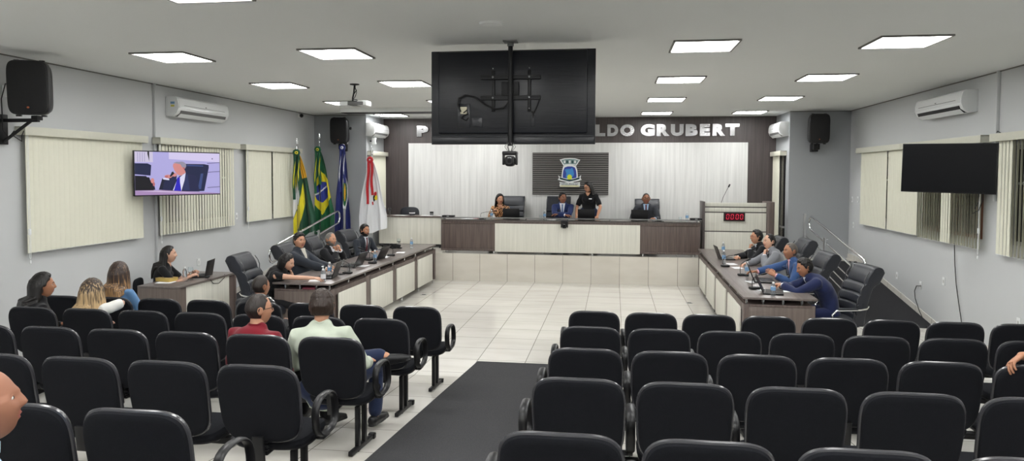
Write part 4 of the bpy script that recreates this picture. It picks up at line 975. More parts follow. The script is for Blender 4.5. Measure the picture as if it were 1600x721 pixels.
# lectern
PY = 15.42; a0, a1 = at_y(1097, 350, PY).x, at_y(1209, 350, PY).x; hz = at_y(1150, 317, PY).z-ZS
root = empty('lectern', ((a0+a1)/2, PY, ZS), 0, 'pale wooden lectern with dark side posts at the right of the stage', 'lectern'); L_ = a1-a0
m = MB(); m.box((-L_/2+.025, .20, hz/2+.01), (.05, .52, hz+.02), .003); m.obj('side_panel', WDH, root)
m = MB(); m.box((L_/2-.075, .20, hz/2+.01), (.15, .52, hz+.02), .003); m.obj('side_panel', WD, root)
m = MB()
hs = [0.03, hz-.62, hz-.215, hz-.105, hz]
for i in range(4): m.box((-.05, .03+(.0 if i < 3 else .01), (hs[i]+hs[i+1])/2+.008), (L_-.20, .03, hs[i+1]-hs[i]-.022), .003)
m.obj('front_panel', WL, root)
m = MB(); m.box((-.05, .05, hz/2), (L_-.2, .02, hz-.03)); m.obj('backing', WDH, root)
m = MB(); m.box((-.05, .22, hz-.05), (L_-.20, .36, .025), .003, T=Matrix.Rotation(radians(0), 4, 'X')); m.obj('reading_board', WD, root)
lc = at_y(1147.5, 339, PY-.04); root2 = empty('digital_counter', (lc.x, PY, lc.z), 0, 'black digital counter showing red zeros, mounted on the lectern front', 'digital display')
m = MB(); m.box((0, -.022, 0), (.43, .045, .19), .006); m.obj('casing', BLK, root2)
m = MB(); m.box((0, -.046, 0), (.385, .004, .145)); m.obj('window', mat('dark_red_window', srgb(70, 8, 24), .25), root2)
m = MB()
for i, x in enumerate((-.135, -.045, .055, .145)):
    for (a, b, w_, h_) in ((0, .05, .042, .009), (0, -.05, .042, .009), (-.024, .025, .009, .036), (-.024, -.025, .009, .036), (.024, .025, .009, .036), (.024, -.025, .009, .036)):
        if i == 0 and (a, b) in ((0, .05),): pass
        m.box((x+a+.08*b, -.0495, b), (w_, .003, h_))
m.objs('digit_segment', mat('red_led', srgb(60, 6, 14), .4, emit=srgb(235, 40, 72), es=1.1), root2)
# ------------------------------------------------------------------ small things on the desks
protos = {}
def laptop(loc, rz, ang, label, w_=.36, d_=.245, sh=.235):
    root = empty('laptop', loc, rz, label, 'laptop', 'open laptops on the desks')       # user on +Y side? user sits at -Y, screen opens away
    m = MB(); m.box((0, 0, .010), (w_, d_, .018), .004); m.obj('base', PLAST, root)
    m = MB(); m.box((0, .03, .0195), (w_-.05, d_*.45, .002), mi=0)
    for r in range(4):
        for c in range(11): m.box((-w_/2+.05+c*.0265, -.01+r*.024, .0212), (.021, .018, .002), mi=1)
    m.box((0, -.075, .0198), (.09, .05, .001), mi=1); m.obj('keyboard', [BLK, PLAST], root)
    T = Matrix.Translation((0, d_/2-.008, .016)) @ Matrix.Rotation(-ang, 4, 'X')
    m = MB(); m.box((0, .004, sh/2), (w_, .010, sh), .004, T=T); m.obj('lid', PLAST, root)
    m = MB(); m.box((0, -.0015, sh/2+.004), (w_-.03, .002, sh-.035), T=T); m.obj('screen', SCREEN_OFF, root)
    m = MB(); m.tube([T @ Vector((-w_*.4, .0, 0)), T @ Vector((w_*.4, 0, 0))], .007, 8); m.obj('hinge', BLK, root)
    return root
def bottle(loc, label, h=.21, full=True, lab=True, rz=0):
    root = empty('water_bottle', loc, rz, label, 'bottle', 'clear water bottles on the desks')
    m = MB(); m.lathe([(0, .002), (.026, 0), (.031, .008), (.031, h*.25), (.029, h*.3), (.031, h*.35), (.031, h*.66), (.026, h*.76), (.013, h*.86), (.0125, h*.90)], 20); m.obj('bottle_body', WATER, root)
    m = MB(); m.lathe([(.015, h*.89), (.015, h*.97), (.013, h), (0, h)], 16); m.obj('cap', WHITEP, root)
    if lab: m = MB(); m.lathe([(.0318, h*.38), (.0318, h*.62)], 20); m.obj('paper_label', LBLUE, root)
    return root
def goblet(loc, label):
    root = empty('wine_glass', loc, 0, label, 'glass', 'stemmed water glasses on the desks')
    m = MB(); m.lathe([(0, .0), (.034, .001), (.034, .004), (.006, .010), (.0045, .075), (.015, .088), (.034, .11), (.038, .14), (.033, .18), (.0315, .18), (.0362, .14), (.032, .112), (.012, .091), (0, .09)], 22); m.obj('glass_body', GLASS, root)
    return root
def tumbler(loc, label, h=.10):
    m = MB(); m.lathe([(0, 0), (.029, 0), (.034, h), (.0325, h), (.028, .006), (0, .006)], 20); o = m.obj('drinking_glass', GLASS, loc=loc); tag(o, label, 'glass'); return o
def mic(loc, rz, label, ln=.36, rise=.22, lean=.25):
    root = empty('gooseneck_microphone', loc, rz, label, 'microphone', 'gooseneck microphones on the desks')
    m = MB(); m.prism(superell(.055, .07, 4, 28), 0, .028, bev=.008); m.box((0, -.02, .03), (.03, .02, .006), .002, mi=1); m.obj('base', [BLK, GREYMET], root)
    P = [(0, .03, .02), (0, .035, .02+rise*.5), (0, .02, .02+rise*.85), (0, -lean*.35, .02+rise*1.05), (0, -lean, .02+rise*1.15)]
    m = MB(); m.tube(P, .0045, 8); m.obj('gooseneck', BLK, root)
    m = MB(); e = Vector(P[-1]); d_ = (e-Vector(P[-2])).normalized(); m.tube([e-d_*.01, e+d_*.02, e+d_*.055], [.009, .014, .012], 12, roundcap=True); m.obj('windscreen', BLK, root)
    return root
def papers(loc, rz, label, n=1, size=(.21, .297)):
    root = empty('paper_sheet', loc, rz, label, 'paper', 'papers on the desks'); rnd = random.Random(label)
    for i in range(n):
        m = MB(); m.box((rnd.uniform(-.02, .02)*(i > 0), rnd.uniform(-.02, .02)*(i > 0), .0015+i*.003), (size[0], size[1], .002), T=rotz(rnd.uniform(-.15, .15)*(i > 0))); m.obj('sheet', PAPER, root)
    return root
DZ = .822
def D(px, py, z=DZ): return at_z(px, py, z)
FL, FR_ = -pi/2, pi/2     # laptop facing: user side of the LEFT desk sits at -x, of the right desk at +x
# left desk: local -Y of the laptop points to the user (-x): rotate by -90deg
lp = [(D(513, 434), -pi/2+.15, .35, 'open black laptop in front of the stout man in the dark grey jacket'), (D(552, 416), -pi/2-.05, .45, 'open black laptop in front of the grey-haired man, middle of the left desk'), (D(588, 405), -pi/2-.1, .45, 'open black laptop in front of the bearded man with the dark red tie')]
for p, a, an, lb in lp: laptop((p.x-.03, p.y, DZ), a, an, lb)
p = D(505, 440); root = empty('sanitizer_bottle', (p.x, p.y, DZ), 0, 'clear pump bottle of hand sanitizer at the near end of the left desk', 'bottle')
m = MB(); m.lathe([(0, .0), (.034, 0), (.036, .01), (.036, .13), (.028, .15), (.013, .155)], 20); m.obj('bottle_body', WATER, root)
m = MB(); m.lathe([(.0363, .04), (.0363, .10)], 20); m.obj('paper_label', mat('pale_label', srgb(225, 225, 228), .6), root)
m = MB(); m.tube([(0, 0, .155), (0, 0, .175)], .016, 12); m.tube([(0, 0, .175), (0, 0, .205)], .006, 8); m.box((0, -.012, .21), (.022, .05, .012), .004); m.obj('pump', WHITEP, root)
for px, py, lb in ((522, 432, 'stemmed glass beside the sanitizer bottle on the left desk'), (535, 423, 'stemmed glass second from the near end of the left desk'), (623, 387, 'stemmed glass near the far end of the left desk')): goblet((*D(px, py)[:2], DZ), lb)
for px, py, lb in ((586, 410, 'clear water bottle in front of the bearded man on the left desk'), (643, 388, 'clear water bottle at the far end of the left desk'), (515, 432, 'clear water bottle behind the sanitizer on the left desk')): p = D(px, py); bottle((p.x, p.y, DZ), lb)
p = D(546, 424); tumbler((p.x, p.y, DZ), 'clear drinking glass with blue tint beside the middle laptop of the left desk', .12)
p = D(551, 420); tumbler((p.x, p.y+.05, DZ), 'clear drinking glass behind the blue tinted glass on the left desk', .10)
for px, py, lb, a in ((611, 400, 'gooseneck microphone in front of the desk telephone on the left desk', -1.2), (582, 412, 'gooseneck microphone beside the bearded man water bottle on the left desk', -1.5), (543, 428, 'gooseneck microphone bent low near the middle of the left desk', -1.6), (575, 407, 'gooseneck microphone behind the middle laptop on the left desk', -1.8)):
    p = D(px, py); mic((p.x, p.y, DZ), a, lb, rise=.16, lean=.14)
for px, py, lb, a in ((626, 395, 'white paper sheet near the far end of the left desk', .2), (600, 402, 'white paper sheet between the last two laptops of the left desk', .1), (567, 416, 'white paper sheet beside the middle laptop of the left desk', -.1), (492, 439, 'white paper sheet under the leaning woman hand on the left desk', .3)): p = D(px, py); papers((p.x, p.y, DZ-.001), a, lb, 1, (.16, .22))
p = D(536, 405); root = empty('crumpled_tissue', (p.x-.1, p.y, DZ), 0, 'crumpled white tissue on the left desk before the grey-haired man', 'tissue')
m = MB(); rnd = random.Random(3)
for k in range(7): m.sphere((rnd.uniform(-.06, .06), rnd.uniform(-.07, .07), .035+rnd.uniform(0, .035)), (rnd.uniform(.03, .05), rnd.uniform(.03, .06), rnd.uniform(.025, .05)), 7, 5)
m.obj('tissue_fold', PAPER, root)
p = D(617, 388); root = empty('desk_telephone', (p.x, p.y, DZ), 2.2, 'dark desk telephone at the far end of the left desk', 'telephone')
m = MB(); m.box((0, 0, .04), (.20, .22, .03), .008, T=Matrix.Rotation(.35, 4, 'X')); m.box((0, .05, .02), (.18, .1, .04), .006); m.obj('body', BLK, root); m = MB(); m.box((.0, .02, .062), (.10, .05, .004), T=Matrix.Rotation(.35, 4, 'X')); m.obj('display', GREYMET, root)
m = MB(); m.tube([(-.08, -.09, .05), (-.08, 0, .075), (-.08, .09, .085)], [.022, .014, .022], 10); m.obj('handset', BLK, root)
for px, py, lb in ((532, 429, 'black mobile phone lying beside the stemmed glasses on the left desk'), (576, 404, 'black mobile phone lying near the bearded man laptop')): p = D(px, py); m = MB(); m.box((0, 0, .005), (.075, .15, .009), .003); tag(m.obj('mobile_phone', SCREEN_OFF, loc=(p.x, p.y, DZ), rot=(0, 0, .9)), lb, 'mobile phone')
m = MB(); m.box((0, 0, .012), (.17, .24, .022), .003); tag(m.obj('notebook', mat('maroon_cover', srgb(96, 34, 48), .5), loc=(-4.15, 9.32, .732), rot=(0, 0, .2)), 'maroon notebook lying on the lower shelf at the near end of the left desk', 'notebook')
m = MB(); m.box((0, 0, .008), (.26, .16, .014), .003); tag(m.obj('document_tray', BLK, loc=(-3.98, 9.5, .732), rot=(0, 0, .1)), 'flat black folder on the lower shelf under the sanitizer bottle', 'folder')

# right desk
for p, a, an, lb, s_ in ((D(1135, 405), pi/2+.05, .35, 'open black laptop at the far end of the right desk', 1), (D(1193, 440), pi/2-.12, .38, 'large open black laptop in front of the bald man in the blue suit', 1.12), (D(1208, 458), pi/2-.2, .45, 'open black laptop in front of the man in the navy suit', 1.0)):
    o = laptop((p.x, p.y, DZ), a, an, lb); o.scale = (s_, s_, s_)
for px, py, lb, h in ((1130, 398, 'tall clear water bottle behind the far laptop on the right desk', .24), (1131, 413, 'tall clear water bottle in front of the far laptop on the right desk', .24), (1167, 432, 'clear water bottle in the middle of the right desk', .22), (1208, 462, 'short clear water bottle at the near end of the right desk', .17)): p = D(px, py); bottle((p.x, p.y, DZ), lb, h)
for px, py, lb, a, ri, le in ((1136, 384, 'long gooseneck microphone at the far end of the right desk', 1.9, .12, .34), (1133, 417, 'gooseneck microphone beside the tall bottles on the right desk', 1.7, .15, .16), (1160, 431, 'gooseneck microphone in front of the man in the light grey suit', 1.6, .18, .06), (1179, 452, 'gooseneck microphone at the near end of the right desk beside the laptops', 1.8, .15, .10)):
    p = D(px, py); mic((p.x, p.y, DZ), a, lb, rise=ri, lean=le)
for px, py, lb in ((1143, 413, 'white papers beside the tall bottles on the right desk'), (1152, 419, 'white paper sheet in front of the grey suit on the right desk'), (1176, 441, 'white paper sheet beside the big laptop on the right desk'), (1221, 455, 'white paper sheet by the folded hands at the near end of the right desk'), (1190, 453, 'white paper sheet behind the nearest laptop of the right desk')): p = D(px, py); papers((p.x, p.y, DZ-.001), .2, lb, 1, (.15, .2))
p = D(1219, 446); m = MB(); m.box((0, 0, .006), (.17, .12, .012), .003); tag(m.obj('tablet', SCREEN_OFF, loc=(p.x, p.y, DZ), rot=(0, 0, .1)), 'black tablet lying between the two blue-suited men', 'tablet')
for i, (px, py) in enumerate(((1116, 487), (1111, 478), (1108, 463))):
    p = at_z(px, py, .02); m = MB(); m.tube([p, p+Vector((.12, .1, .02)), p+Vector((.16, .3, 0)), p+Vector((.02, .42, .01)), p+Vector((.12, .6, .0))], .009, 6)
    tag(m.obj('power_cable', BLK), 'loose black cable under the right desk, %s' % ('nearest of the three', 'middle of the three', 'farthest of the three')[i], 'cable')
for i, (px, py) in enumerate(((1077, 474), (662, 461))):
    p = at_z(px, py, .0); m = MB(); m.box((0, 0, .002), (.11, .09, .006), .002); m.box((0, 0, .006), (.07, .05, .003), mi=1); tag(m.obj('floor_socket', [STEEL, BLK], loc=p), 'metal floor socket plate in the tiles near the %s desk' % ('right', 'left')[i], 'floor socket')

# clerk desk
CZ = .781
p = at_z(262, 441, CZ); root = papers((p.x, p.y, CZ), .1, 'white papers spread under the yellow book on the clerk desk', 3)
p = at_z(260, 441, CZ); root = empty('yellowed_book', (p.x-.02, p.y+.04, CZ+.009), 1.4, 'thick yellowed book lying on the clerk desk', 'book')
m = MB(); m.box((0, 0, .025), (.17, .24, .045), .003); m.obj('page_block', mat('yellow_pages', srgb(196, 170, 96), .8, var=.15, stretch=(1, 1, 60)), root); m = MB(); m.box((0, 0, .049), (.175, .245, .004), .001); m.box((0, 0, .002), (.175, .245, .004), .001); m.obj('cover', mat('tan_cover', srgb(176, 148, 92), .6), root)
p = at_z(289, 440, CZ); bottle((p.x, p.y, CZ), 'clear water bottle on the clerk desk beside the yellowed book', .21, lab=False)
p = at_z(298, 437, CZ); goblet((p.x, p.y, CZ), 'stemmed glass between bottle and laptop on the clerk desk')
p = at_z(318, 432, CZ); laptop((p.x-.05, p.y, CZ), -pi/2+.25, .18, 'open black laptop on the clerk desk')
p = at_z(321, 434, CZ); m = MB(); m.sphere((0, 0, .015), (.03, .05, .018), 14, 8); tag(m.obj('computer_mouse', BLK, loc=(p.x+.05, p.y-.03, CZ)), 'black computer mouse beside the clerk laptop', 'mouse')
m = MB(); q = at_z(330, 437, CZ); m.tube([(-5.83, 9.55, .79), (-5.82, 9.6, .77), (-5.83, 9.7, .70), (-5.83, 9.85, .68), (-5.83, 10.0, .74), (-5.84, 10.03, .79)], .004, 6); tag(m.obj('hanging_cable', BLK), 'thin black cable sagging over the front of the clerk desk', 'cable')

# main bench
BZ = ZS+.735; SZ = ZS+.735+.052
def MBz(px, z=BZ, y=15.55): q = at_y(px, 335, y); return (q.x, y, z)
for px, lb in ((800, 'open black laptop in front of the woman in the patterned blouse'), (916.5, 'open black laptop in front of the standing woman'), (999, 'open black laptop in front of the man with glasses on the stage')):
    q = MBz(px, BZ, 15.62); laptop((q[0], q[1], BZ), pi, .22, lb, .37 if px != 999 else .36)
for px, lb in ((768, 'clear water bottle left of the woman in the patterned blouse'), (851, 'clear water bottle beside the man in the blue suit on the stage'), (1073.5, 'clear water bottle at the right end of the main bench')): bottle(MBz(px, BZ, 15.5), lb, .21)
for px, lb in ((845, 'drinking glass beside the blue suited man bottle'), (1063, 'drinking glass near the right end of the main bench')): tumbler(MBz(px, BZ, 15.5), lb)
q = MBz(753, BZ, 15.5); mic(q, pi-1.0, 'long gooseneck microphone curving up to the woman in the patterned blouse', rise=.13, lean=.30)
for px, lb in ((873, 'gooseneck microphone in front of the man in the blue suit'), (1030, 'gooseneck microphone in front of the man with glasses')): q = MBz(px, BZ, 15.5); mic(q, pi, lb, rise=.16, lean=.12)
q = MBz(733, BZ, 15.45); papers(q, 1.3, 'white papers at the left end of the main bench', 2); q = MBz(745, BZ, 15.6); m = MB(); m.box((0, 0, .006), (.16, .1, .01), .002); tag(m.obj('red_folder', mat('red_cover', srgb(170, 50, 60), .5), loc=q), 'small red folder lying on the main bench', 'folder')
q = MBz(866, BZ, 15.45); papers(q, 1.5, 'white papers in front of the man in the blue suit', 2)
q = MBz(893, BZ, 15.5); m = MB(); m.box((0, 0, .02), (.16, .12, .035), .006); tag(m.obj('grey_box', WHITEP, loc=q), 'small pale box beside the laptop of the standing woman', 'box')
q = MBz(1030, BZ, 15.42); m = MB(); m.box((0, 0, .006), (.2, .1, .01), .003); tag(m.obj('mobile_phone', SCREEN_OFF, loc=q), 'black mobile phone lying in front of the man with glasses', 'mobile phone')
for (px, y, w_, lb) in ((1087, 15.33, .24, 'flat dark receiver box at the right end of the main bench'), (702, 15.35, .26, 'flat dark receiver box at the left end of the main bench')):
    q = MBz(px, SZ, y); root = empty('receiver_box', (q[0], 15.28, SZ), 0, lb, 'electronic box'); m = MB(); m.box((0, 0, .02), (w_, .16, .035), .004); m.obj('casing', BLK, root); m = MB(); m.box((0, -.081, .02), (.05, .003, .012)); m.obj('port', STEEL, root)
ptz((at_y(882, 350, MY-.1).x, MY-.10, ZS+.735+.005), 'black conference camera hung on the front edge of the main bench')
# side bench things
SBZ = ZS+zt+.003
def SB(px, y=16.36): q = at_y(px, 335, y); return (q.x, y, SBZ)
bottle(SB(601), 'clear water bottle at the left end of the side bench', .22); goblet(SB(609), 'stemmed glass at the left end of the side bench')
papers(SB(626, 16.3), 1.4, 'white papers in front of the dark pot on the side bench', 2); papers(SB(668, 16.3), 1.5, 'stack of white papers right of the small jar on the side bench', 3); papers(SB(690, 16.3), 1.2, 'white papers at the right end of the side bench', 2)
root = empty('tall_cup', SB(644), 0, 'dark ribbed cup on the side bench among papers', 'cup'); m = MB(); m.lathe([(0, 0), (.06, 0), (.066, .11), (.06, .11), (.055, .02), (0, .02)], 20); m.obj('cup_body', mat('smoky_glass', srgb(70, 70, 74), .15), root); m = MB(); m.lathe([(.068, .05), (.070, .06), (.068, .07)], 20); m.obj('band', PAPER, root)
root = empty('ink_jar', SB(674.5), 0, 'small jar with dark lid on the side bench', 'jar'); m = MB(); m.lathe([(0, 0), (.045, 0), (.045, .06), (.038, .065)], 18); m.obj('jar_body', GREYMET, root); m = MB(); m.lathe([(.046, .06), (.046, .095), (0, .096)], 18); m.obj('lid', BLK, root)
# lectern microphone
q = at_y(1127, 312, 15.6); e = at_y(1139.5, 289, 15.6); root = empty('lectern_microphone', (q.x, 15.6, ZS+hz-.035), 0, 'thin gooseneck microphone rising from the lectern', 'microphone'); 
m = MB(); m.lathe([(0, 0), (.03, 0), (.03, .015), (.01, .03), (0, .03)], 14); m.obj('base', BLK, root)
m = MB(); dz = e.z-ZS-hz+.035; m.tube([(0, 0, .02), (.03, 0, dz*.3), ((e.x-q.x)*.6, 0, dz*.65), ((e.x-q.x)*.95, 0, dz*.93)], .005, 8); m.obj('gooseneck', BLK, root)
m = MB(); m.tube([((e.x-q.x)*.93, 0, dz*.9), ((e.x-q.x)*1.05, 0, dz*1.0)], .016, 12, roundcap=True); m.obj('windscreen', BLK, root)

# executive chairs
exec_chair(-4.80, 10.62, 0, -pi/2+.05, 'black leather high-back chair behind the stout man in dark grey')
exec_chair(-4.90, 11.85, 0, -pi/2+.05, 'black leather high-back chair behind the grey-haired man')
exec_chair(-4.88, 13.4, 0, -pi/2-.1, 'black leather high-back chair behind the bearded man with the dark red tie')
exec_chair(-4.74, 9.22, 0, -pi/2+.12, 'black leather high-back chair left empty behind the woman leaning on the left desk')
exec_chair(2.62, 13.4, 0, pi/2, 'black leather high-back chair behind the man with his chin on his fist')
exec_chair(2.80, 12.35, 0, pi/2+.05, 'black leather high-back chair behind the man in the light grey suit', sc=1.04)
exec_chair(2.70, 10.75, 0, pi/2+.06, 'black leather high-back chair behind the bald man in the blue suit')
exec_chair(2.88, 9.6, 0, pi/2+.12, 'black leather high-back chair with chrome arms behind the hunched man in navy suit', sc=.97)
exec_chair(-2.36, 16.36, ZS, pi, 'black leather high-back chair behind the woman in the patterned blouse')
exec_chair(-1.27, 16.36, ZS, pi, 'black leather high-back chair behind the man in the blue suit on the stage')
exec_chair(.77, 16.36, ZS-.04, pi, 'black leather high-back chair behind the man with glasses on the stage')
q = at_y(637, 330, 16.72)
root = empty('low_office_chair', (q.x, 16.74, ZS), pi, 'low black office chair back showing behind the side bench', 'chair')
m = MB(); m.prism([(x, y+.68) for x, y in superell(.24, .24, 4, 36)], -.03, .03, T=frame((0, -.16, 0), (1, 0, 0), (0, 0, 1), (0, 1, 0)), bev=.02); m.obj('backrest', LEATHER, root)
m = MB(); m.prism([(x, y+.05) for x, y in superell(.23, .2, 4, 36)], .40, .46, bev=.02); m.obj('seat', LEATHER, root); m = MB(); m.tube([(0, 0, .05), (0, 0, .40)], .025, 10); m.lathe([(0, 0), (.2, 0), (.2, .03), (.03, .06), (0, .06)], 20); m.obj('pedestal', CHROME, root)
root = empty('low_office_chair', (-6.50, 9.25, 0), -pi/2+.35, 'low black office chair under the woman at the clerk desk', 'chair')
m = MB(); m.prism([(x, y+.68) for x, y in superell(.19, .15, 4, 36)], -.025, .025, T=frame((0, -.18, 0), (1, 0, 0), (0, 0, 1), (0, 1, 0)), bev=.02); m.obj('backrest', FAB, root)
m = MB(); m.prism([(x, y) for x, y in superell(.2, .2, 4, 36)], .40, .46, bev=.02); m.obj('seat', FAB, root); m = MB(); m.tube([(0, 0, .05), (0, 0, .40)], .025, 10); m.lathe([(0, 0), (.2, 0), (.2, .03), (.03, .06), (0, .06)], 20); m.obj('pedestal', BSTEEL, root)
# ------------------------------------------------------------------ people
def remesh(m, vox, smooth=4, shift=0):
    """one closed skin around the overlapping volumes in m"""
    me = bpy.data.meshes.new('tmp'); me.from_pydata(m.v, [], m.f); me.update()
    bm = bmesh.new(); bm.from_mesh(me); bmesh.ops.recalc_face_normals(bm, faces=bm.faces[:]); bm.to_mesh(me); bm.free()
    o = bpy.data.objects.new('tmp', me); COL.objects.link(o)
    md = o.modifiers.new('r', 'REMESH'); md.mode = 'VOXEL'; md.voxel_size = vox; md.use_smooth_shade = True
    if smooth: sm = o.modifiers.new('s', 'SMOOTH'); sm.iterations = smooth; sm.factor = .5
    bpy.context.view_layer.update(); dg = bpy.context.evaluated_depsgraph_get()
    out = bpy.data.meshes.new_from_object(o.evaluated_get(dg), depsgraph=dg); bpy.data.objects.remove(o); bpy.data.meshes.remove(me)
    return out
def folds(me, amp=.004, sc=9, seed=0, st=(1, 1, 1)):
    n = len(me.vertices); co = np.empty(n*3); no = np.empty(n*3); me.vertices.foreach_get('co', co); me.vertices.foreach_get('normal', no)
    co = co.reshape(-1, 3); no = no.reshape(-1, 3); p = co*np.array(st)*sc+seed
    d = np.sin(p[:, 0]*2.1+1.7*np.sin(p[:, 2]*1.3+p[:, 1]))+.7*np.sin(p[:, 2]*3.7+2*np.sin(p[:, 0]*2.2+seed)+p[:, 1]*2.3)+.5*np.sin(p[:, 1]*5.1+p[:, 2]*2.9+seed*1.3)
    co = co+no*(d*amp*.5)[:, None]; me.vertices.foreach_set('co', co.ravel()); me.update()
def add_mesh(name, me, mats, parent, smooth=True):
    me.materials.clear()
    for m_ in (mats if isinstance(mats, (list, tuple)) else [mats]): me.materials.append(m_)
    if smooth: me.polygons.foreach_set('use_smooth', [True]*len(me.polygons))
    o = bpy.data.objects.new(name, me); COL.objects.link(o); o.parent = parent; return o
def mesh_to_mb(me, mb, mi=0):
    mb.add([v.co.copy() for v in me.vertices], [tuple(p.vertices) for p in me.polygons], mi)
def skinm(n, c, r=.5): return mat('skin_'+n, c, r, bump=(90, .12, .002), var=.05, vscale=14, spec=.4)
SK = {'light': skinm('light', srgb(212, 168, 144)), 'mid': skinm('mid', srgb(194, 144, 116)), 'tan': skinm('tan', srgb(172, 122, 94)), 'ruddy': skinm('ruddy', srgb(156, 108, 86)), 'brown': skinm('brown', srgb(146, 100, 78))}
LIPS = mat('lips', srgb(160, 92, 84), .4); EYEW = mat('eye_white', srgb(225, 222, 216), .25); IRIS = mat('iris', srgb(38, 26, 20), .2)
def hairm(n, r, g, b, var=.35): return mat('hair_'+n, srgb(r, g, b), .42, bump=(60, .8, .01), var=var, vscale=26, stretch=(1, 1, .12), spec=.5)
def strands(n, a, b, zc, drop):
    m = bpy.data.materials.new('hair_'+n); m.use_nodes = True; nt = m.node_tree; bs = nt.nodes['Principled BSDF']
    tc = nt.nodes.new('ShaderNodeTexCoord'); mp = nt.nodes.new('ShaderNodeMapping'); mp.inputs['Scale'].default_value = (1, 1, .06); nt.links.new(tc.outputs['Object'], mp.inputs[0])
    no = nt.nodes.new('ShaderNodeTexNoise'); no.inputs['Scale'].default_value = 75; no.inputs['Detail'].default_value = 2; nt.links.new(mp.outputs[0], no.inputs['Vector'])
    cr = nt.nodes.new('ShaderNodeValToRGB'); cr.color_ramp.elements[0].color = srgb(*a); cr.color_ramp.elements[1].color = srgb(*b); cr.color_ramp.elements[0].position = .42; cr.color_ramp.elements[1].position = .66
    sx_ = nt.nodes.new('ShaderNodeSeparateXYZ'); nt.links.new(tc.outputs['Object'], sx_.inputs[0]); mr = nt.nodes.new('ShaderNodeMapRange'); mr.inputs['From Min'].default_value = zc+drop+.02; mr.inputs['From Max'].default_value = zc+drop-.22; mr.inputs['To Min'].default_value = -.16; mr.inputs['To Max'].default_value = .16; nt.links.new(sx_.outputs['Z'], mr.inputs['Value'])
    ad = nt.nodes.new('ShaderNodeMath'); ad.operation = 'ADD'; nt.links.new(no.outputs['Fac'], ad.inputs[0]); nt.links.new(mr.outputs[0], ad.inputs[1]); nt.links.new(ad.outputs[0], cr.inputs[0]); nt.links.new(cr.outputs[0], bs.inputs['Base Color']); bs.inputs['Roughness'].default_value = .45
    bp = nt.nodes.new('ShaderNodeBump'); bp.inputs['Strength'].default_value = .7; bp.inputs['Distance'].default_value = .01; nt.links.new(no.outputs['Fac'], bp.inputs['Height']); nt.links.new(bp.outputs[0], bs.inputs['Normal'])
    return m
HB, HD, HG = hairm('black', 24, 21, 21), hairm('dark_brown', 46, 34, 28), hairm('grey', 120, 116, 112)
HBLO = lambda z: strands('blonde_strands', (58, 46, 40), (205, 174, 130), z, .13); HLB = lambda z: strands('light_brown', (56, 42, 36), (168, 130, 88), z, -.02); HBUZZ = hairm('short_black', 44, 37, 34)
def fab(n, r, g, b, rough=.85): return mat('cloth_'+n, srgb(r, g, b), rough, bump=(160, .35, .004), var=.07, vscale=12, sheen=.15, spec=.25)

def head_pt(x, y, z, male=True):
    """unit direction -> head surface (x right, y face, z up)"""
    h = sqrt(x*x+y*y)
    if z < 0 and y > 0 and h > 1e-4:
        k = ((1-min(.9999, -z)**2.8)**(1/2.8)/h-1)*(y/h)**.7*.85; x *= 1+k; y *= 1+k
    X = .0755*x; Y = .094*y; Z = .116*z
    if z < 0:
        j = (-z)**1.4; X *= 1-.34*j; 
        if y < 0: Y *= 1-.50*(-z)
        else: Y *= 1-.10*j
    if y > 0: Y *= .95; X *= 1-.05*y
    if y < 0: Y *= 1.06
    f = max(0, y)
    g = lambda a, s: math.exp(-(a/s)**2)
    fr = 1 if y > .2 else 0
    if fr:
        Y += .022*g(x, .18)*max(0, min(1, (.16-z)/.33))**1.25*g(min(0, z+.17), .085)*(1 if z > -.34 else .3)      # nose
        Y += .006*g(x, .11)*g(z-.05, .2)
        Y += .005*g(z-.24, .09)*g(x, .55)                      # brow
        Y -= .010*(g(abs(x)-.40, .17)*g(z-.09, .10))             # eye sockets
        Y += .0075*g(x, .27)*g(z+.43, .055)+.006*g(x, .22)*g(z+.54, .05)-.003*g(x, .25)*g(z+.485, .018)
        Y += .003*g(x, .26)*g(z+.80, .16)                       # chin
        Y += .004*g(abs(x)-.48, .2)*g(z+.18, .2)                 # cheeks
        X += math.copysign(.003, x)*g(abs(x)-.6, .25)*g(z+.1, .22)
    return Vector((X, Y, Z))
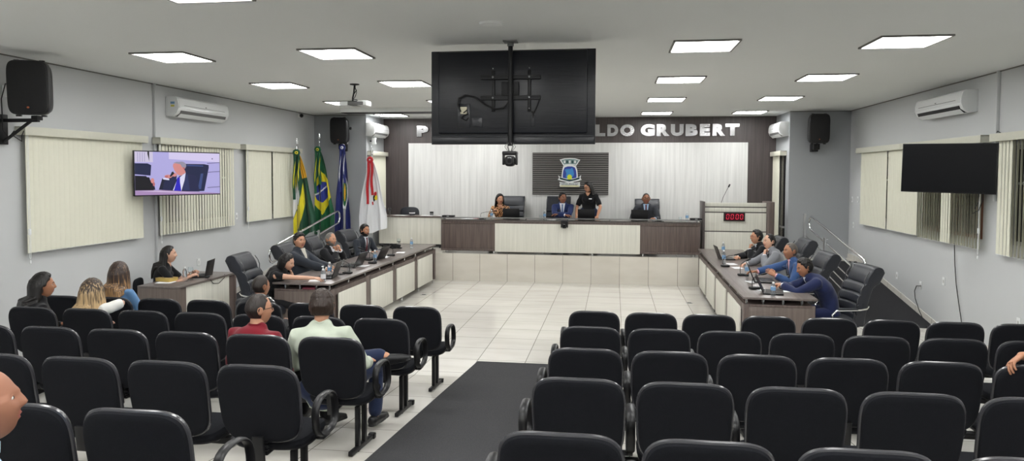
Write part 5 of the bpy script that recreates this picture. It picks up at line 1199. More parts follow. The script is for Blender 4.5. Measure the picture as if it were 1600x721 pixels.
def head_mesh(mb, T, fat=1.0, mi=0):
    nu, nv = 56, 44; vs = []; mis = []
    for i in range(nv+1):
        p = -pi/2+pi*i/nv
        for j in range(nu):
            a = 2*pi*j/nu; v = head_pt(cos(p)*cos(a), cos(p)*sin(a), sin(p))
            if v.z < .02: v.x *= fat
            vs.append(v)
    fs = []
    base = len(mb.v)
    for i in range(nv):
        for j in range(nu): fs.append((i*nu+j, i*nu+(j+1) % nu, (i+1)*nu+(j+1) % nu, (i+1)*nu+j))
    mb.add(vs, [], mi, T)
    for f in fs:
        c = sum((vs[k] for k in f), Vector())/4; lip = (abs(c.x) < .023 and -.062 < c.z < -.042 and c.y > .07 and abs(c.x) < .023*(1-((c.z+.052)/.013)**2*.5))
        mb.f.append(tuple(k+base for k in f)); mb.m.append(1 if lip else mi); mb.flat.append(False)
    for sx in (-1, 1):
        mb.sphere((sx*.0305, .0660, .0115), (.0135, .0125, .0092), 14, 10, mi=2, T=T); mb.sphere((sx*.0305, .0752, .0112), (.0062, .0045, .0062), 10, 8, mi=3, T=T)
        # eyelid
        mb.tube([(sx*.0305-.016, .068, .013), (sx*.0305-.006, .0755, .0215), (sx*.0305+.006, .0755, .0215), (sx*.0305+.016, .068, .013)], .0034, 6, mi=mi, T=T)
        mb.tube([(sx*.0305-.014, .068, .007), (sx*.0305, .0725, .0022), (sx*.0305+.014, .068, .007)], .0022, 6, mi=mi, T=T)
        # ear
        E = T @ Matrix.Translation((sx*.0765, -.012, -.002)) @ Matrix.Rotation(sx*-.35, 4, 'Z') @ Matrix.Rotation(-.15, 4, 'X')
        mb.sphere((0, 0, 0), (.008, .018, .031), 14, 10, mi=mi, T=E)
        mb.tube([(sx*.007, .008, -.024), (sx*.009, .014, -.004), (sx*.010, .010, .020), (sx*.010, -.004, .030), (sx*.010, -.018, .020), (sx*.009, -.020, 0), (sx*.007, -.010, -.022)], .0042, 7, mi=mi, T=E)
def hair_mesh(T, style, seed=1, g_hth=None):
    """scalp shell; style decides hairline and thickness"""
    mb = MB(); nu, nv = 80, 60; vs = []; rnd = random.Random(seed)
    for i in range(nv+1):
        p = -pi/2+pi*i/nv
        for j in range(nu):
            a = 2*pi*j/nu; x, y, z = cos(p)*cos(a), cos(p)*sin(a), sin(p); v = head_pt(x, y, z); n = Vector((x/.0755, y/.094, z/.116)).normalized()
            # hairline height for this bearing
            if style == 'horseshoe':
                hl = -.45+.55*max(0, (y+.2)) if y < .35 else 9
                top = .42+.15*max(0, -y); m_ = (z-hl)*7; m_ = min(m_, (top-z)*6); m_ = min(m_, (.25-y)*6); th = .005
            else:
                fh = {'receding': .80, 'short': .67, 'long': .66, 'buzz': .68, 'full': .62}.get(style, .6)
                if y > .25: hl = fh-(.10*abs(x)) if abs(x) < .55 else .30+(1-abs(x))*.4
                elif y > -.05: hl = .12 if y > .08 else -.02
                else: hl = -.62
                if y > .25: hl = min(fh, hl)
                k = min(1, max(0, (y-.10)/.3)); hl = (-.10*(1-k)+hl*k) if y > -.05 else hl
                m_ = (z-hl)*6; th = g_hth if g_hth else {'short': .014, 'receding': .008, 'buzz': .006, 'long': .016, 'full': .017}.get(style, .012)
                if style in ('full', 'short') and z > .5: th *= 1.35
            m_ = max(-1, min(1, m_))
            nz = noise.noise(Vector((x*6+seed, y*6, z*3)))*.14+noise.noise(Vector((x*18+seed, y*18, z*5)))*.10
            off = -.012+(th+.012)*max(0, m_)*(1+nz*(1 if th > .007 else .3)) if m_ > 0 else -.012
            vs.append(v+n*off)
    fs = [(i*nu+j, i*nu+(j+1) % nu, (i+1)*nu+(j+1) % nu, (i+1)*nu+j) for i in range(nv) for j in range(nu)]
    mb.add(vs, fs, 0, T); return mb

def ik(Sv, Tv, a, b, pole):
    d = Tv-Sv; L = d.length
    if L > (a+b)*.999: Tv = Sv+d*((a+b)*.999/L); d = Tv-Sv; L = d.length
    L = max(L, abs(a-b)+.01); u = d.normalized(); x = (a*a-b*b+L*L)/(2*L); h = sqrt(max(0, a*a-x*x))
    p = (pole-u*pole.dot(u)); p = p.normalized() if p.length > 1e-5 else Vector((0, 0, -1))
    return Sv+u*x+p*h, Tv
def hand(mb_palm, mb_f, W_, fd, pn, side, curl=.5, spread=.09, mi=0, s=1.0, fist=False, thumb=.6):
    """palm from the wrist W_ along fd, palm normal pn; the thumb leaves the side 'side' (unit vector across the palm)"""
    fd = fd.normalized(); pn = (pn-fd*pn.dot(fd)).normalized(); sd = fd.cross(pn).normalized()
    if sd.dot(side) < 0: sd = -sd
    pc = W_+fd*.045*s
    mb_palm.tube([W_-fd*.02*s, W_+fd*.015*s, W_+fd*.05*s, W_+fd*.088*s], [.017*s, .0165*s, .0165*s, .013*s], 12, asp=[1.4, 1.9, 2.5, 2.9], up=sd, roundcap=True)
    ln = [.066, .076, .071, .055]; of = [.031, .0105, -.0105, -.031]
    for l, o_ in zip(ln, of):
        d = (fd+sd*o_*3.2*spread*10*.3).normalized(); p = W_+fd*(.086-abs(o_)*.12)*s+sd*o_*1.0*s; pts = [p-fd*.02*s, p]; ang = 0
        for q, k in enumerate((.42, .32, .26)):
            ang += curl*(.9 if q == 0 else 1.1 if q == 1 else .8)*(1+.08*(o_ < 0)); dd = (d*cos(ang)+pn*sin(ang)).normalized(); p = p+dd*l*k*s; pts.append(p)
        mb_f.tube(pts, [.0088*s, .0088*s, .0083*s, .0077*s, .0066*s], 9, mi=mi, roundcap=True)
    t0 = W_+fd*.022*s+sd*.026*s; d1 = (fd*.6+sd*.7+pn*.25).normalized(); t1 = t0+d1*.036*s; d2 = (fd*.85+sd*(.45-thumb*.5)+pn*(.15+thumb*.5)).normalized(); t2 = t1+d2*.032*s; t3 = t2+(d2*.8+pn*.2*thumb-sd*.2*thumb).normalized()*.024*s
    mb_f.tube([t0-d1*.015*s, t0, t1, t2, t3], [.013*s, .0125*s, .0105*s, .0098*s, .0078*s], 9, mi=mi, roundcap=True)

def person(loc, rz, label, P):
    """P: pose and clothing, all lengths in metres, local frame faces +Y"""
    root = empty('person', loc, rz, label, 'person'); g = P.get; s = g('s', 1.0); male = g('male', True); bulk = g('bulk', 1.0); skin = SK[g('skin', 'mid')]
    V = Vector; stand = g('stand', False); hp = g('hp', .56 if not stand else .93*s); lean = g('lean', .05); side = g('side', 0.0); tw = g('twist', 0.0)
    pel = V((0, 0, hp))+V(g('poff', (0, 0, 0)))
    up = V((sin(side), sin(lean)*cos(side), cos(lean)*cos(side))).normalized()
    hipx = V((cos(tw*.2), sin(tw*.2), 0)); chx = V((cos(tw), sin(tw), 0)); chx = (chx-up*chx.dot(up)).normalized(); fw = up.cross(chx).normalized()
    sl = g('slump', .03)
    TL_ = .50*s; C = lambda t: pel+up*TL_*t - fw*sl*sin(min(1, t)*pi) + fw*sl*max(0, t-.6)*1.5
    shw = (.196 if male else .160)*s; wst = (.150 if male else .125)*s*bulk; cht = (.178 if male else .150)*s*(1+(bulk-1)*.6)
    neckb = C(1.0); 
    hy, hpit, hrl = g('hyaw', 0), g('hpitch', 0), g('hroll', 0)
    hs = g('hs', 1.05)*(1.0 if male else .97)
    nd = (up+fw*.30+fw*g('neckf', 0)).normalized(); hoff = nd*.082*s+V((0, 0, .062*s)); hc = neckb+hoff
    if g('head'):        # sit so that the head is where the photo shows it
        tgt = at_y(*g('head')); q = rotz(-rz) @ (tgt-V(loc)); dlt = q-hc; pel.x += dlt.x; pel.y += dlt.y
        if stand: pel.z += dlt.z*.3; TL_ += dlt.z*.7/max(.5, up.z)
        else: pel.z += dlt.z*.45; TL_ += dlt.z*.55/max(.5, up.z)
        pel.y -= up.y*(TL_-.50*s); pel.x -= up.x*(TL_-.50*s)
        neckb = C(1.0); hc = neckb+hoff; hsh = V((dlt.x, dlt.y, 0))
    else: hsh = V((0, 0, 0))
    HM = frame(hc, (1, 0, 0), (0, 1, 0), (0, 0, 1)) @ Matrix.Rotation(tw+hy, 4, 'Z') @ Matrix.Rotation(-hpit, 4, 'X') @ Matrix.Rotation(hrl, 4, 'Y') @ Matrix.Diagonal((hs*.99, hs, hs, 1))
    SHL = {}; arms = {}
    for sgn, k in ((1, 'R'), (-1, 'L')):
        sh = C(.855)+chx*sgn*shw+V((0, 0, g('shrug'+k, 0))); SHL[k] = sh; tgt = (HM @ V(g('hrel'+k))) if g('hrel'+k) else V(g('hand'+k, (sgn*.22, .30, hp+.14)))+hsh*g('hfollow', 1.0); pole = V(g('elb'+k, (sgn*.6, -.3, -1)))
        el, wr_ = ik(sh, tgt, .285*s, .25*s, pole); arms[k] = (sh, el, wr_)
    legs = {}
    for sgn, k in ((1, 'R'), (-1, 'L')):
        h_ = pel+hipx*sgn*.095*s+V((0, 0, -.02))
        if stand: kn = V(g('knee'+k, (sgn*.10, .03, .50*s))); an = V(g('foot'+k, (sgn*.11, -.02, .08)))
        else: kn = V(g('knee'+k, (sgn*.13, .44*s, hp-.02))); an = V(g('foot'+k, (sgn*.13, .42*s, .09)))
        legs[k] = (h_, kn, an)
    # ---------------- body, one skin
    bd = MB(); ti = .86
    def torso(mb, k, t0=-.12, t1=1.0, extra=0, neck=True, belly=g('belly', 0)):
        T_ = [(t0, .80, .70), (0, .98, .92), (.2, .93, .88), (.38, .95, .90), (.6, 1.03, .96), (.78, 1.06, .93), (.88, .98, .80), (.94, .76, .66), (.99, .50, .52), (1.04, .34, .44)]
        pts, rr, aa = [], [], []
        for t, a, b in T_:
            if t > t1: continue
            w0 = (wst*(1.04 if not male else 1.0)+.012 if t < .1 else wst if t < .4 else cht if t < .95 else cht)
            if not male and t < .1: w0 = wst*1.30
            d0 = .105*s*(1+(bulk-1)*.9)
            pts.append(C(t)+fw*(.035*belly*math.exp(-((t-.25)/.25)**2))); rr.append((d0*b+extra+.06*belly*math.exp(-((t-.25)/.25)**2))*k); aa.append((w0*a+extra)/(d0*b+extra+.06*belly*math.exp(-((t-.25)/.25)**2)))
        mb.tube(pts, rr, 22, asp=aa, up=chx, roundcap=True)
        if not male:
            for sg in (-1, 1): mb.sphere(C(.66)+chx*sg*.068*s+fw*.085*s, (.062*s+extra, .055*s+extra, .062*s+extra), 14, 10)
    torso(bd, ti)
    hjaw = HM @ V((0, -.012, -.055)); bd.tube([neckb-up*.05, neckb+up*.02+fw*.0, hjaw], [.062*s*(1 if male else .85)*g('neckw', 1), .054*s*(1 if male else .82)*g('neckw', 1), .053*s*(1 if male else .82)], 16, roundcap=True)
    fing = MB()
    for sgn, k in ((1, 'R'), (-1, 'L')):
        sh, el, wr_ = arms[k]; ak = s*(1 if male else .86)*(1+(bulk-1)*.5)
        bd.tube([C(.84)+chx*sgn*.08*s, sh, sh.lerp(el, .5), el, el.lerp(wr_, .3), wr_], [.05*ak, .052*ak, .045*ak, .038*ak, .039*ak, .026*ak], 14, roundcap=True)
        fdv = V(g('fd'+k, tuple((wr_-el).normalized()))); pn = V(g('pn'+k, (-sgn*.4, 0, -1)))
        sdv = V(g('th'+k, (-sgn, .2, .2)))
        hand(bd, fing, wr_, fdv, pn, sdv, g('curl'+k, .35), s=s*(1 if male else .88)*g('hands', 1), thumb=g('thumb', .6))
        h_, kn, an = legs[k]; bd.tube([h_, h_.lerp(kn, .5), kn, kn.lerp(an, .35), an], [.075*s, .068*s, .050*s, .050*s, .034*s], 14, roundcap=True)
        td = V(g('toe'+k, (sgn*.25, 1, 0))).normalized(); bd.tube([an-td*.03+V((0, 0, -.03)), an+td*.08+V((0, 0, -.045)), an+td*.15+V((0, 0, -.055))], [.036*s, .032*s, .022*s], 12, asp=1.1, roundcap=True)
    me = remesh(bd, g('vox', .010), 3); out = MB(); mesh_to_mb(me, out); bpy.data.meshes.remove(me)
    out.add(fing.v, fing.f, 0); head_mesh(out, HM, g('fat', 1.0)); out.obj('body', [skin, LIPS, EYEW, IRIS], root, sharp=0)
    # ---------------- hair
    hm = g('hairmat', HD); st = g('hair', 'short')
    if st != 'bald':
        hb = hair_mesh(HM, {'longback': 'long', 'longloose': 'long'}.get(st, st), g('seed', 1), g('hth'))
        if st in ('longback', 'longloose', 'long'):
            rnd = random.Random(g('seed', 1)); hl = g('hairlen', .34); nS = 92
            for q in range(nS):
                a = radians(rnd.uniform(-28, 208))+pi      # from one temple round the back to the other
                a = pi+radians(-118+236*q/nS) - pi/2+pi/2
                a = radians(180+42+(276*q/nS)) if False else radians(-90-g('hairspan', 100)+2*g('hairspan', 100)*q/nS)
                lv = rnd.choice((.15, .35, .55)); p = lv*pi/2; x, y, z = cos(p)*cos(a), cos(p)*sin(a), sin(p); st0 = head_pt(x, y, z)+Vector((x*g('hth', .016)*.8, y*g('hth', .016)*.8, .004))
                out_ = Vector((cos(a), sin(a), 0)); w_l = hl*rnd.uniform(.82, 1.08)
                p1 = Vector((cos(a)*(.072+g('hth', .016)*.8), sin(a)*(.09+g('hth', .016)*.8)-.004, 0)); p2 = Vector((cos(a)*(.070+g('hth', .016)*.7+g('flare', .01)), sin(a)*(.085+g('flare', .01))-.018, -.10)); 
                sideq = g('hairside', 0)
                pts = [HM @ st0, HM @ p1, HM @ p2]; last = pts[-1]
                for u in range(1, 6):
                    tt = u/5; w_ = V((0, 0, -1))*w_l*tt; spread = out_*.02*tt
                    base = HM.to_3x3() @ (spread+Vector((sideq*.1*tt, -.02*tt, 0))); q_ = last+w_+base+V((rnd.uniform(-.004, .004), rnd.uniform(-.004, .004), 0))
                    # keep clear of the upper back
                    rel = q_-C(.85); dep = rel.dot(fw); lat = rel.dot(chx)
                    rdep = (pts[1]-hc).dot(fw)
                    if q_.z < (C(.93).z+(.05 if abs(lat) < .08 else -.02)) and abs(lat) < shw*1.15:
                        if rdep < .035:
                            want = -.125*s*g('bulk', 1)-.01
                            if dep > want: q_ = q_+fw*max(want-dep, -.055*(u+1))
                        else: break
                    pts.append(q_)
                if len(pts) < 5: continue
                r0 = rnd.uniform(.012, .018)+g('hth', .016)*.3; hb.tube(pts, [r0*.7, r0, r0, r0*.95, r0*.9, r0*.8, r0*.6, r0*.25][:len(pts)], 7, asp=.65, roundcap=False, mi=1 if (g('hair2') and rnd.random() < g('hair2frac', .5)) else 0)
        if st in ('longback', 'longloose', 'long'):
            hme = remesh(hb, .0055 if g('finehair') else .007, 1); add_mesh('hair', hme, g('hair2')(hc.z) if g('hair2') else hm, root)
        else: hb.obj('hair', [hm], root, sharp=0)
    if g('brows', True):
        eb = MB()
        for sx in (-1, 1): eb.tube([(sx*.013, .0870, .029), (sx*.027, .0850, .0345), (sx*.046, .0740, .031)], [.0030, .0040, .0020], 6, T=HM)
        eb.objs('eyebrow', g('browmat', hm), root)
    if g('beard'):
        b = MB(); vs = []; nu, nv = 40, 24
        for i in range(nv+1):
            z = -.98+(.98-.12)*i/nv; p = math.asin(max(-1, min(1, z)))
            for j in range(nu+1):
                a = radians(-5+190*j/nu); x, y = cos(p)*cos(a), cos(p)*sin(a); v = head_pt(x, y, z); n = Vector((x, y, z)).normalized()
                k = 1 if (z < -.30-.35*max(0, y-.4)) or abs(x) > .82 else 0
                if abs(x) < .30 and -.30 > z > -.42: k = 1
                if abs(x) < .25 and -.60 < z < -.42: k = 0
                vs.append(v+n*(.0035 if k else -.004))
        b.add(vs, [(i*(nu+1)+j, i*(nu+1)+j+1, (i+1)*(nu+1)+j+1, (i+1)*(nu+1)+j) for i in range(nv) for j in range(nu)], T=HM); b.obj('beard', hm, root, sharp=0)
    if g('glasses'):
        gl = MB()
        for sx in (-1, 1):
            gl.tube([(sx*.033+.025*cos(t*pi/8), .092-.012*abs(cos(t*pi/8))*(1 if cos(t*pi/8)*sx > 0 else 0), .010+.018*sin(t*pi/8)) for t in range(16)], .0022, 6, closed=True, T=HM)
            gl.tube([(sx*.057, .088, .014), (sx*.076, .04, .014), (sx*.080, -.01, .010)], .002, 6, T=HM)
        gl.tube([(-.009, .095, .013), (.009, .095, .013)], .002, 6, T=HM); gl.obj('glasses', g('glassmat', BLK), root)
    # ---------------- clothes
    top = g('top', 'jacket'); tm = g('topmat', None) or fab('charcoal', 44, 47, 54); thick = .020 if top == 'jacket' else .010
    cl = MB(); torso(cl, 1.0, t0=-.32 if top == 'jacket' else -.26, extra=thick)
    slv = g('sleeve', 1.0)
    for sgn, k in ((1, 'R'), (-1, 'L')):
        sh, el, wr_ = arms[k]; ak = s*(1 if male else .88)*(1+(bulk-1)*.5); e = thick
        sp = [C(.85)+chx*sgn*.08*s, sh, sh.lerp(el, .5), el]; sr = [.052*ak+e, .055*ak+e, .047*ak+e, .042*ak+e]
        if slv >= 1: w2 = el.lerp(wr_, .93); sp += [el.lerp(wr_, .4), w2]; sr += [.040*ak+e, .031*ak+e]
        else:
            c_ = sh.lerp(el, slv*2) if slv <= .5 else el.lerp(wr_, (slv-.5)*2*.9)
            if slv <= .5: sp = [sp[0], sp[1], sh.lerp(el, slv), c_]; sr = [sr[0], sr[1], .051*ak+e, .050*ak+e]
            else: sp += [c_]; sr += [.040*ak+e]
        cl.tube(sp, sr, 16)
    me = remesh(cl, g('voxc', .011), 9); folds(me, g('fold', .006 if top == 'jacket' else .009), 10, g('seed', 1)); add_mesh({'jacket': 'jacket', 'shirt': 'shirt', 'tshirt': 'polo_shirt', 'blouse': 'blouse'}[top], me, tm, root)
    bvh = BVHTree.FromPolygons([v.co.copy() for v in me.vertices], [tuple(p.vertices) for p in me.polygons])
    def onto(u, v, off):      # chest coordinates: u to the person's right, v down from the neck base
        o_ = neckb-up*v+chx*u+fw*(.19+.10*(bulk-1)+.05*g('belly', 0)); h = bvh.ray_cast(o_, -fw, .5)
        return (h[0]+fw*off) if h[0] is not None else (neckb-up*v+chx*u+fw*(.06+off))
    def patch(name, fn, nu, nv, off, mt, th=.004):
        pm = MB(); A_ = []; 
        for j in range(nv+1):
            for i in range(nu+1): u, v = fn(i/nu, j/nv); p_ = onto(u, v, off); A_.append((p_, p_-fw*(th+.008)))
        vs = [a[0] for a in A_]+[a[1] for a in A_]; N = len(A_); w_ = nu+1; fs = []
        for j in range(nv):
            for i in range(nu): a = j*w_+i; fs += [(a, a+1, a+w_+1, a+w_), (N+a, N+a+w_, N+a+w_+1, N+a+1)]
        for i in range(nu): fs += [(i, N+i, N+i+1, i+1), (nv*w_+i, nv*w_+i+1, N+nv*w_+i+1, N+nv*w_+i)]
        for j in range(nv): fs += [(j*w_, (j+1)*w_, N+(j+1)*w_, N+j*w_), (j*w_+nu, N+j*w_+nu, N+(j+1)*w_+nu, (j+1)*w_+nu)]
        pm.add(vs, fs); return pm.obj(name, mt, root, sharp=0)
    shm = g('shirtmat', mat('cloth_white_shirt', srgb(226, 229, 236), .8))
    colr = .070*s*(1 if male else .9)*g('neckw', 1)
    def collar(mt, r, h=.035, dz=.0, name='collar'):
        cm = MB(); c0 = neckb+up*(.0+dz); nn = 26; vs = []
        for lay, (rr, hh) in enumerate(((r, 0), (r*.96, h), (r*.90, h), (r*.93, 0))):
            for j in range(nn): a = 2*pi*j/nn; dip = .022*max(0, sin(a))**2; vs.append(c0+chx*cos(a)*rr+fw*sin(a)*rr*.95+up*(hh-dip)+fw*.006)
        fs = [(l*nn+j, l*nn+(j+1) % nn, ((l+1) % 4)*nn+(j+1) % nn, ((l+1) % 4)*nn+j) for l in range(4) for j in range(nn)]
        cm.add(vs, fs); cm.obj(name, mt, root, sharp=50)
    if top == 'jacket':
        patch('dress_shirt', lambda a, b: ((a-.5)*2*(.062*(1-b)**.8+.004), -.03+b*.30), 10, 18, .004, shm); collar(shm, colr)
        if g('tie'):
            tmt = g('tie'); patch('tie', lambda a, b: ((a-.5)*2*(.020*(1-b*3) if b < .12 else .011+.018*b), -.012+b*.31), 4, 22, .010, tmt)
        for sx in (-1, 1):
            patch('lapel', lambda a, b, sx=sx: (sx*((.060*(1-b)**.8+.002)+a*(.012+.050*sin(min(1, b*1.25)*pi)**.7 if b > 0 else .012)), -.02+b*.30), 5, 16, .008, tm)
        for k in ('R', 'L'):
            sh, el, wr_ = arms[k]; d_ = (wr_-el).normalized(); ak = s*(1 if male else .88)
            cf = MB(); cf.tube([wr_-d_*.035, wr_-d_*.002], .034*ak, 16, caps=True); cf.obj('shirt_cuff', shm, root)
    elif g('collared', top in ('shirt', 'tshirt')):
        collar(g('collarmat', tm), colr*1.03, .038, -.004)
    if g('neckline'):
        patch('neckline', lambda a, b: ((a-.5)*2*(.055*(1-b)**.7+.003), -.03+b*g('neckline')), 8, 10, .003, skin)
    if g('logo'):
        lg = g('logo'); patch('chest_badge', lambda a, b: (lg[0]+(a-.5)*.07, lg[1]+b*.022), 3, 3, .003, PAPER)
    # trousers
    tr = MB(); pm_ = g('trousers', None) or tm
    tr.tube([pel-up*.10, pel-up*.03, pel+up*.02], [.095*s*bulk, .100*s*bulk, .085*s*bulk], 18, asp=1.35 if male else 1.45, up=hipx, roundcap=True)
    for k in ('R', 'L'):
        h_, kn, an = legs[k]; tr.tube([h_, h_.lerp(kn, .5), kn, kn.lerp(an, .5), kn.lerp(an, g('leglen', .96))], [.098*s*bulk, .086*s*bulk, .069*s, .064*s, .060*s], 16, roundcap=True)
    me = remesh(tr, .013, 3); folds(me, .006, 8, 5); add_mesh('trousers', me, pm_, root)
    for sgn, k in ((1, 'R'), (-1, 'L')):
        h_, kn, an = legs[k]; td = V(g('toe'+k, (sgn*.25, 1, 0))).normalized(); sole = V(g('sole'+k, (0, 0, -1))).normalized(); sm = MB()
        sm.tube([an-td*.05+sole*.03, an+td*.03+sole*.032, an+td*.12+sole*.042, an+td*.19+sole*.052], [.040*s, .042*s, .036*s, .022*s], 14, asp=1.05, roundcap=True)
        sm.tube([an-td*.06+sole*.066, an+td*.06+sole*.070, an+td*.19+sole*.070], [.034*s, .038*s, .030*s], 14, asp=.28, up=sole, roundcap=True, mi=1)
        me = remesh(sm, .008, 2); add_mesh('shoe', me, g('shoemat', PLAST), root)
    if g('extra'): g('extra')(root, HM, arms, C, chx, fw, up)
    return root
J_CH, J_BK, J_NV, J_BL, J_GR, J_MB = fab('charcoal', 44, 48, 56), fab('black_suit', 24, 25, 29), fab('navy_suit', 34, 42, 78), fab('bright_blue_suit', 54, 80, 124), fab('light_grey_suit', 128, 130, 136), fab('mid_blue_suit', 34, 48, 92)
T_RED, T_NAVY, T_WINE, T_BLUE = fab('dark_red_tie', 92, 22, 34), fab('navy_tie', 28, 36, 66), fab('wine_tie', 100, 30, 58), fab('blue_grey_tie', 110, 130, 170)
PINK = fab('pink_shirt', 226, 176, 186); T_BLK = fab('black_cotton', 20, 20, 23); WBL = fab('white_blouse', 226, 226, 222); REDS = fab('dark_red_shirt', 116, 22, 36); GRNS = fab('pale_green_shirt', 186, 194, 178); DEN = fab('denim', 36, 46, 74); LDEN = fab('light_denim', 96, 134, 176)
LEOP = mat('cloth_patterned_blouse', srgb(120, 80, 54), .8, var=.6, vscale=34, bump=(100, .3, .004))
for n_ in LEOP.node_tree.nodes:
    if n_.type == 'MIX':
        n_.inputs[6].default_value = srgb(24, 16, 14); n_.inputs[7].default_value = srgb(226, 170, 120); src = n_.inputs[0].links[0].from_socket
        cr_ = LEOP.node_tree.nodes.new('ShaderNodeValToRGB'); cr_.color_ramp.elements[0].position = .44; cr_.color_ramp.elements[1].position = .56
        LEOP.node_tree.links.new(src, cr_.inputs[0]); LEOP.node_tree.links.new(cr_.outputs[0], n_.inputs[0])
SHBL = fab('pale_blue_shirt', 176, 204, 232)

# --- stage
def sdesk(z): return z
person((at_y(782, 320, 16.2).x, 16.22, ZS), pi, 'woman with long dark hair and patterned blouse seated at the main bench', dict(head=(781, 312, 16.12), male=False, skin='mid', hair='longback', hairmat=HB, hairlen=.24, hth=.024, hyaw=.55, lean=.22, top='blouse', topmat=LEOP, trousers=T_BLK, hp=.60, handR=(.12, .36, .88), hrelL=(-.02, .13, -.20), elbL=(-.5, .2, -1), curlR=.9, curlL=.9, neckline=.08, seed=3))
person((at_y(877, 320, 16.2).x, 16.22, ZS), pi, 'dark-haired man in blue suit and white shirt with arms crossed on the main bench', dict(head=(879, 310, 16.12), skin='brown', hair='short', hairmat=HB, hyaw=.5, lean=.14, topmat=J_MB, tie=T_BLUE, hp=.62, handR=(-.08, .36, .82), handL=(.08, .34, .84), elbR=(.8, .2, -.3), elbL=(-.8, .2, -.3), fdR=(-1, .1, 0), fdL=(1, .1, 0), seed=4))
person((at_y(923, 320, 16.12).x, 16.14, ZS), pi-.15, 'woman in black polo shirt standing behind the main bench', dict(head=(919, 293, 16.12), male=False, bulk=1.25, stand=True, s=1.0, skin='mid', hair='longback', hairmat=HB, hairlen=.13, hth=.022, hyaw=-.75, hpitch=.3, lean=.10, glasses=True, top='tshirt', topmat=T_BLK, sleeve=.42, neckline=.08, collared=False, trousers=DEN, handL=(-.24, .26, .80), handR=(.24, .24, .80), elbL=(-1, -.4, 0), fdL=(-.1, 1, -.2), pnL=(0, 0, -1), logo=(-.06, .10), seed=5))
person((at_y(1009.5, 320, 16.2).x, 16.22, ZS), pi, 'man with glasses in dark grey suit seated at the right of the stage', dict(head=(1009.5, 311, 16.12), skin='brown', hair='buzz', hairmat=HB, glasses=True, lean=.12, topmat=fab('dark_grey_suit', 52, 54, 60), tie=T_RED, shirtmat=SHBL, hp=.60, hyaw=.1, handL=(-.18, .40, .77), handR=(.2, .30, .77), seed=6, fat=1.06))
# --- left desk (they face +x: rz = -90deg)
person((-4.80, 9.35, 0), -pi/2+.12, 'woman with long black hair leaning her cheek on one hand at the left desk', dict(hth=.02, head=(449, 410, 9.4), male=False, skin='light', hair='longback', hairmat=HB, hairlen=.42, hyaw=-.15, hpitch=.35, hroll=.25, lean=.55, side=.0, top='tshirt', topmat=T_BLK, sleeve=.2, collared=False, trousers=T_BLK, hp=.52, handR=(.06, .98, .85), elbR=(.5, 0, -.3), fdR=(0, 1, -.15), hrelL=(-.09, .05, -.19), elbL=(-.3, .8, -1), fdL=(.2, -.3, 1), pnL=(.5, -.8, 0), curlL=.9, seed=7))
person((-5.08, 10.60, 0), -pi/2-.05, 'stout man in dark grey jacket leaning back, facing the hall from the left desk', dict(head=(468, 377, 10.55), skin='mid', s=1.06, bulk=1.25, belly=1.2, fat=1.15, hair='full', hairmat=HB, hyaw=-.5, lean=-.12, topmat=J_CH, tie=None, shirtmat=fab('light_tan_shirt', 206, 202, 190), hp=.58, handR=(.10, .48, .84), handL=(-.12, .46, .84), curlR=.7, curlL=.7, seed=8, neckw=1.12))
person((-5.05, 11.72, 0), -pi/2, 'grey-haired bearded man in black suit with fists clasped at his mouth', dict(head=(517, 375, 11.8), skin='mid', hair='receding', hairmat=HG, browmat=HG, beard=True, hyaw=-.35, lean=.0, neckf=.2, topmat=J_BK, hp=.60, hrelR=(.035, .15, -.19), hrelL=(-.035, .17, -.17), elbR=(.8, .3, -1), elbL=(-.8, .3, -1), fdR=(-.3, -.3, 1), fdL=(.3, -.2, 1), pnR=(-.3, -1, 0), pnL=(.3, -1, 0), curlR=1.0, curlL=1.0, seed=9))
person((-5.02, 13.3, 0), -pi/2-.35, 'bearded man in dark suit and dark red tie, far end of left desk', dict(head=(570, 361, 13.35), skin='tan', hair='short', hairmat=HB, beard=True, hyaw=-.1, lean=.04, topmat=J_CH, tie=T_RED, hp=.60, handR=(.16, .34, .80), handL=(-.2, .34, .80), seed=10))
# --- right desk (facing -x)
RXp = 2.92
person((RXp+.02, 13.0, 0), pi/2, 'man with glasses in black suit, chin on fist, far end of the right desk', dict(head=(1182, 371, 13.0), skin='mid', hair='short', hairmat=HB, glasses=True, glassmat=fab('red_frame', 120, 30, 34), lean=.30, topmat=J_BK, hp=.60, hyaw=.2, hrelL=(-.02, .12, -.20), elbL=(-.3, .6, -1), fdL=(.2, -.2, 1), pnL=(.2, -1, 0), curlL=1.1, handR=(.12, .52, .86), elbR=(.9, 0, -.4), fdR=(-1, .3, 0), seed=11))
person((RXp+.02, 11.95, 0), pi/2, 'man in light grey suit with wine tie resting his chin on his hand', dict(head=(1202, 378, 12.0), skin='light', hair='receding', hairmat=HB, lean=.20, topmat=J_GR, tie=T_WINE, hp=.60, hyaw=.35, hrelL=(-.05, .11, -.20), elbL=(-.5, .5, -1), fdL=(.3, -.2, 1), pnL=(.2, -1, 0), curlL=1.1, handR=(.10, .50, .86), elbR=(.9, 0, -.4), seed=12))
person((RXp, 10.62, 0), pi/2+.05, 'balding man in bright blue suit and pink shirt gesturing over a laptop', dict(head=(1235, 393, 10.75), skin='tan', hair='buzz', hairmat=hairm('grey_buzz', 86, 80, 76), browmat=HB, lean=.18, topmat=J_BL, tie=T_NAVY, shirtmat=PINK, hp=.61, hyaw=.25, handR=(.10, .60, .90), handL=(-.24, .42, .90), fdR=(.1, 1, 0), fdL=(.3, .7, .5), pnL=(.8, 0, -.3), seed=13))
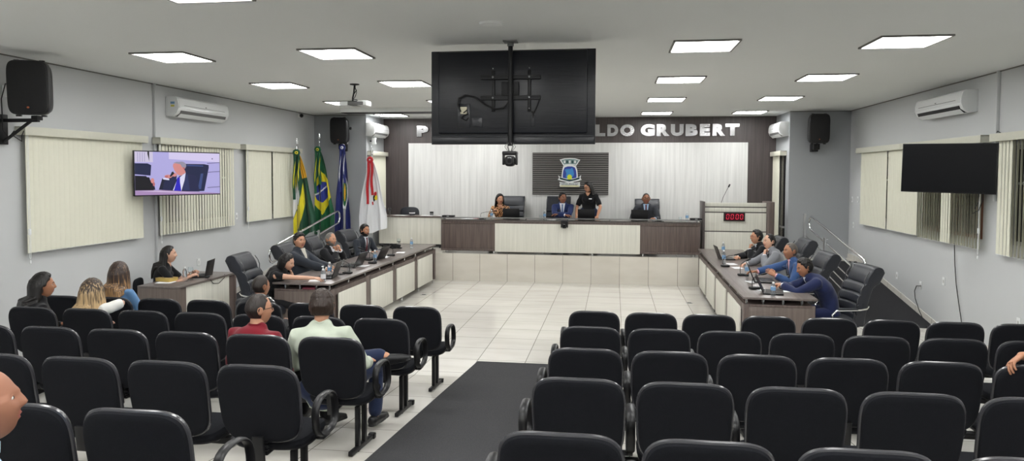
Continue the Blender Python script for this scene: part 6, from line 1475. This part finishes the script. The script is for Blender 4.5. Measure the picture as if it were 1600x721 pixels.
person((RXp-.02, 9.72, 0), pi/2-.1, 'man in navy suit hunched over the near end of the right desk', dict(head=(1257, 419, 9.75), skin='tan', hair='short', hairmat=HB, lean=.48, slump=.06, topmat=J_NV, tie=T_NAVY, hp=.53, hpitch=.30, hyaw=.3, handR=(-.02, .62, .87), handL=(-.06, .60, .88), elbR=(.8, .1, -.6), elbL=(-.8, .1, -.6), fdR=(-.5, 1, 0), fdL=(.5, 1, 0), curlR=.8, curlL=.8, seed=14))
# --- clerk
person((-6.40, 9.38, 0), -pi/2+.35, 'woman with long dark hair in black polo shirt seated at the clerk desk', dict(head=(264, 398, 9.45), male=False, s=.96, skin='light', hair='longback', hairmat=HB, hairlen=.24, hth=.015, hairspan=84, hyaw=.1, lean=.14, top='tshirt', topmat=T_BLK, sleeve=.4, collared=False, trousers=T_BLK, hp=.52, handR=(.16, .44, .84), handL=(-.10, .42, .86), curlR=.6, curlL=.8, neckline=.07, logo=(.05, .16), seed=15))
# --- audience
def seat_z(y): return zf(y)
def aud(x, y, rz, label, P): P.setdefault('hp', .53); return person((x, y+.02, zf(y)), rz, label, P)
aud(-5.36, 6.28, -.6, 'woman with dark tied-back hair in black top, turned to her right, far left seats', dict(head=(68, 447, 6.4), male=False, skin='tan', hair='longback', hairmat=HB, hairlen=.24, flare=.015, hth=.026, hairspan=80, hyaw=-.25, lean=.10, top='blouse', topmat=T_BLK, trousers=T_BLK, handR=(.30, .25, .66), handL=(-.1, .3, .62), seed=21))
aud(-4.93, 6.28, -.1, 'woman with blonde streaked hair in white blouse, one elbow raised', dict(head=(144, 458, 6.4), male=False, s=.95, hp=.52, skin='light', hair='longback', hairmat=HD, hair2=HBLO, hair2frac=.72, hairlen=.30, hth=.034, flare=.02, hyaw=.45, lean=-.02, top='blouse', topmat=WBL, sleeve=.44, trousers=LDEN, hrelR=(.10, -.05, -.16), elbR=(1, .25, .15), shrugR=.03, shrugL=.02, fdR=(-1, -.1, .2), handL=(-.16, .3, .62), seed=22))
aud(-5.50, 7.35, 0, 'woman with long straight light brown hair in light blue top by the left wall', dict(head=(186, 428, 7.45), male=False, skin='light', hair='longback', hairmat=HD, hair2=HLB, hair2frac=.75, hairlen=.26, hth=.03, flare=.015, hyaw=.35, lean=.02, top='blouse', topmat=LDEN, trousers=LDEN, handR=(.2, .3, .6), handL=(-.16, .3, .6), seed=23))
aud(-3.73, 7.33, -.3, 'man with short dark hair in black suit in the front row, left block', dict(head=(408, 448, 7.4), skin='tan', hair='buzz', hairmat=HBUZZ, lean=.25, hp=.50, hyaw=-.15, topmat=J_BK, handR=(.16, .40, .60), handL=(-.16, .40, .60), slump=.05, seed=24))
aud(-2.58, 5.18, -.25, 'man with cropped hair and glasses in dark red shirt, left block', dict(head=(405, 484, 5.25), skin='mid', hair='buzz', hairmat=HBUZZ, glasses=True, lean=.10, hyaw=-.55, top='shirt', topmat=REDS, trousers=T_BLK, handR=(.18, .28, .62), handL=(-.16, .30, .62), seed=25))
aud(-2.08, 5.20, .06, 'man with dark hair in pale green shirt sitting with one leg crossed', dict(head=(503, 480, 5.2), skin='mid', hair='full', hairmat=HD, lean=.06, side=-.05, hyaw=.25, hpitch=.2, top='shirt', topmat=GRNS, trousers=DEN, sleeve=.85, handR=(.27, .34, .60), handL=(-.16, .32, .62), kneeR=(.15, .44, .50), footR=(.15, .42, .09), kneeL=(-.20, .42, .56), footL=(.25, .40, .60), toeL=(1, .2, .18), soleL=(0, 0, -1), leglen=.88, seed=26, poff=(0, 0, 0)))
# bald man at the lower left corner and the hand at the right edge
aud(-2.05, 1.88, -.5, 'bald man in pale blue shirt at the lower left corner of the photo', dict(head=(-24, 634, 2.12), hpitch=-.12, hs=1.10, skin='ruddy', vox=.006, hair='horseshoe', hairmat=HG, brows=False, lean=.12, hp=.50, hyaw=-.35, fat=1.22, top='shirt', topmat=SHBL, trousers=T_BLK, handR=(.2, .3, .6), handL=(-.2, .3, .6), seed=31))
aud(3.14, 5.15, .1, 'person at the right edge whose hand rests on a chair back', dict(skin='tan', vox=.006, hair='short', hairmat=HD, top='shirt', topmat=T_BLK, sleeve=.7, trousers=T_BLK, handL=(-.615, -.265, .975), elbL=(-.3, -1, -.2), fdL=(-.85, -.25, -.45), pnL=(-.3, -.5, -1), thL=(0, 1, .2), curlL=.45, handR=(.2, .3, .62), seed=32))
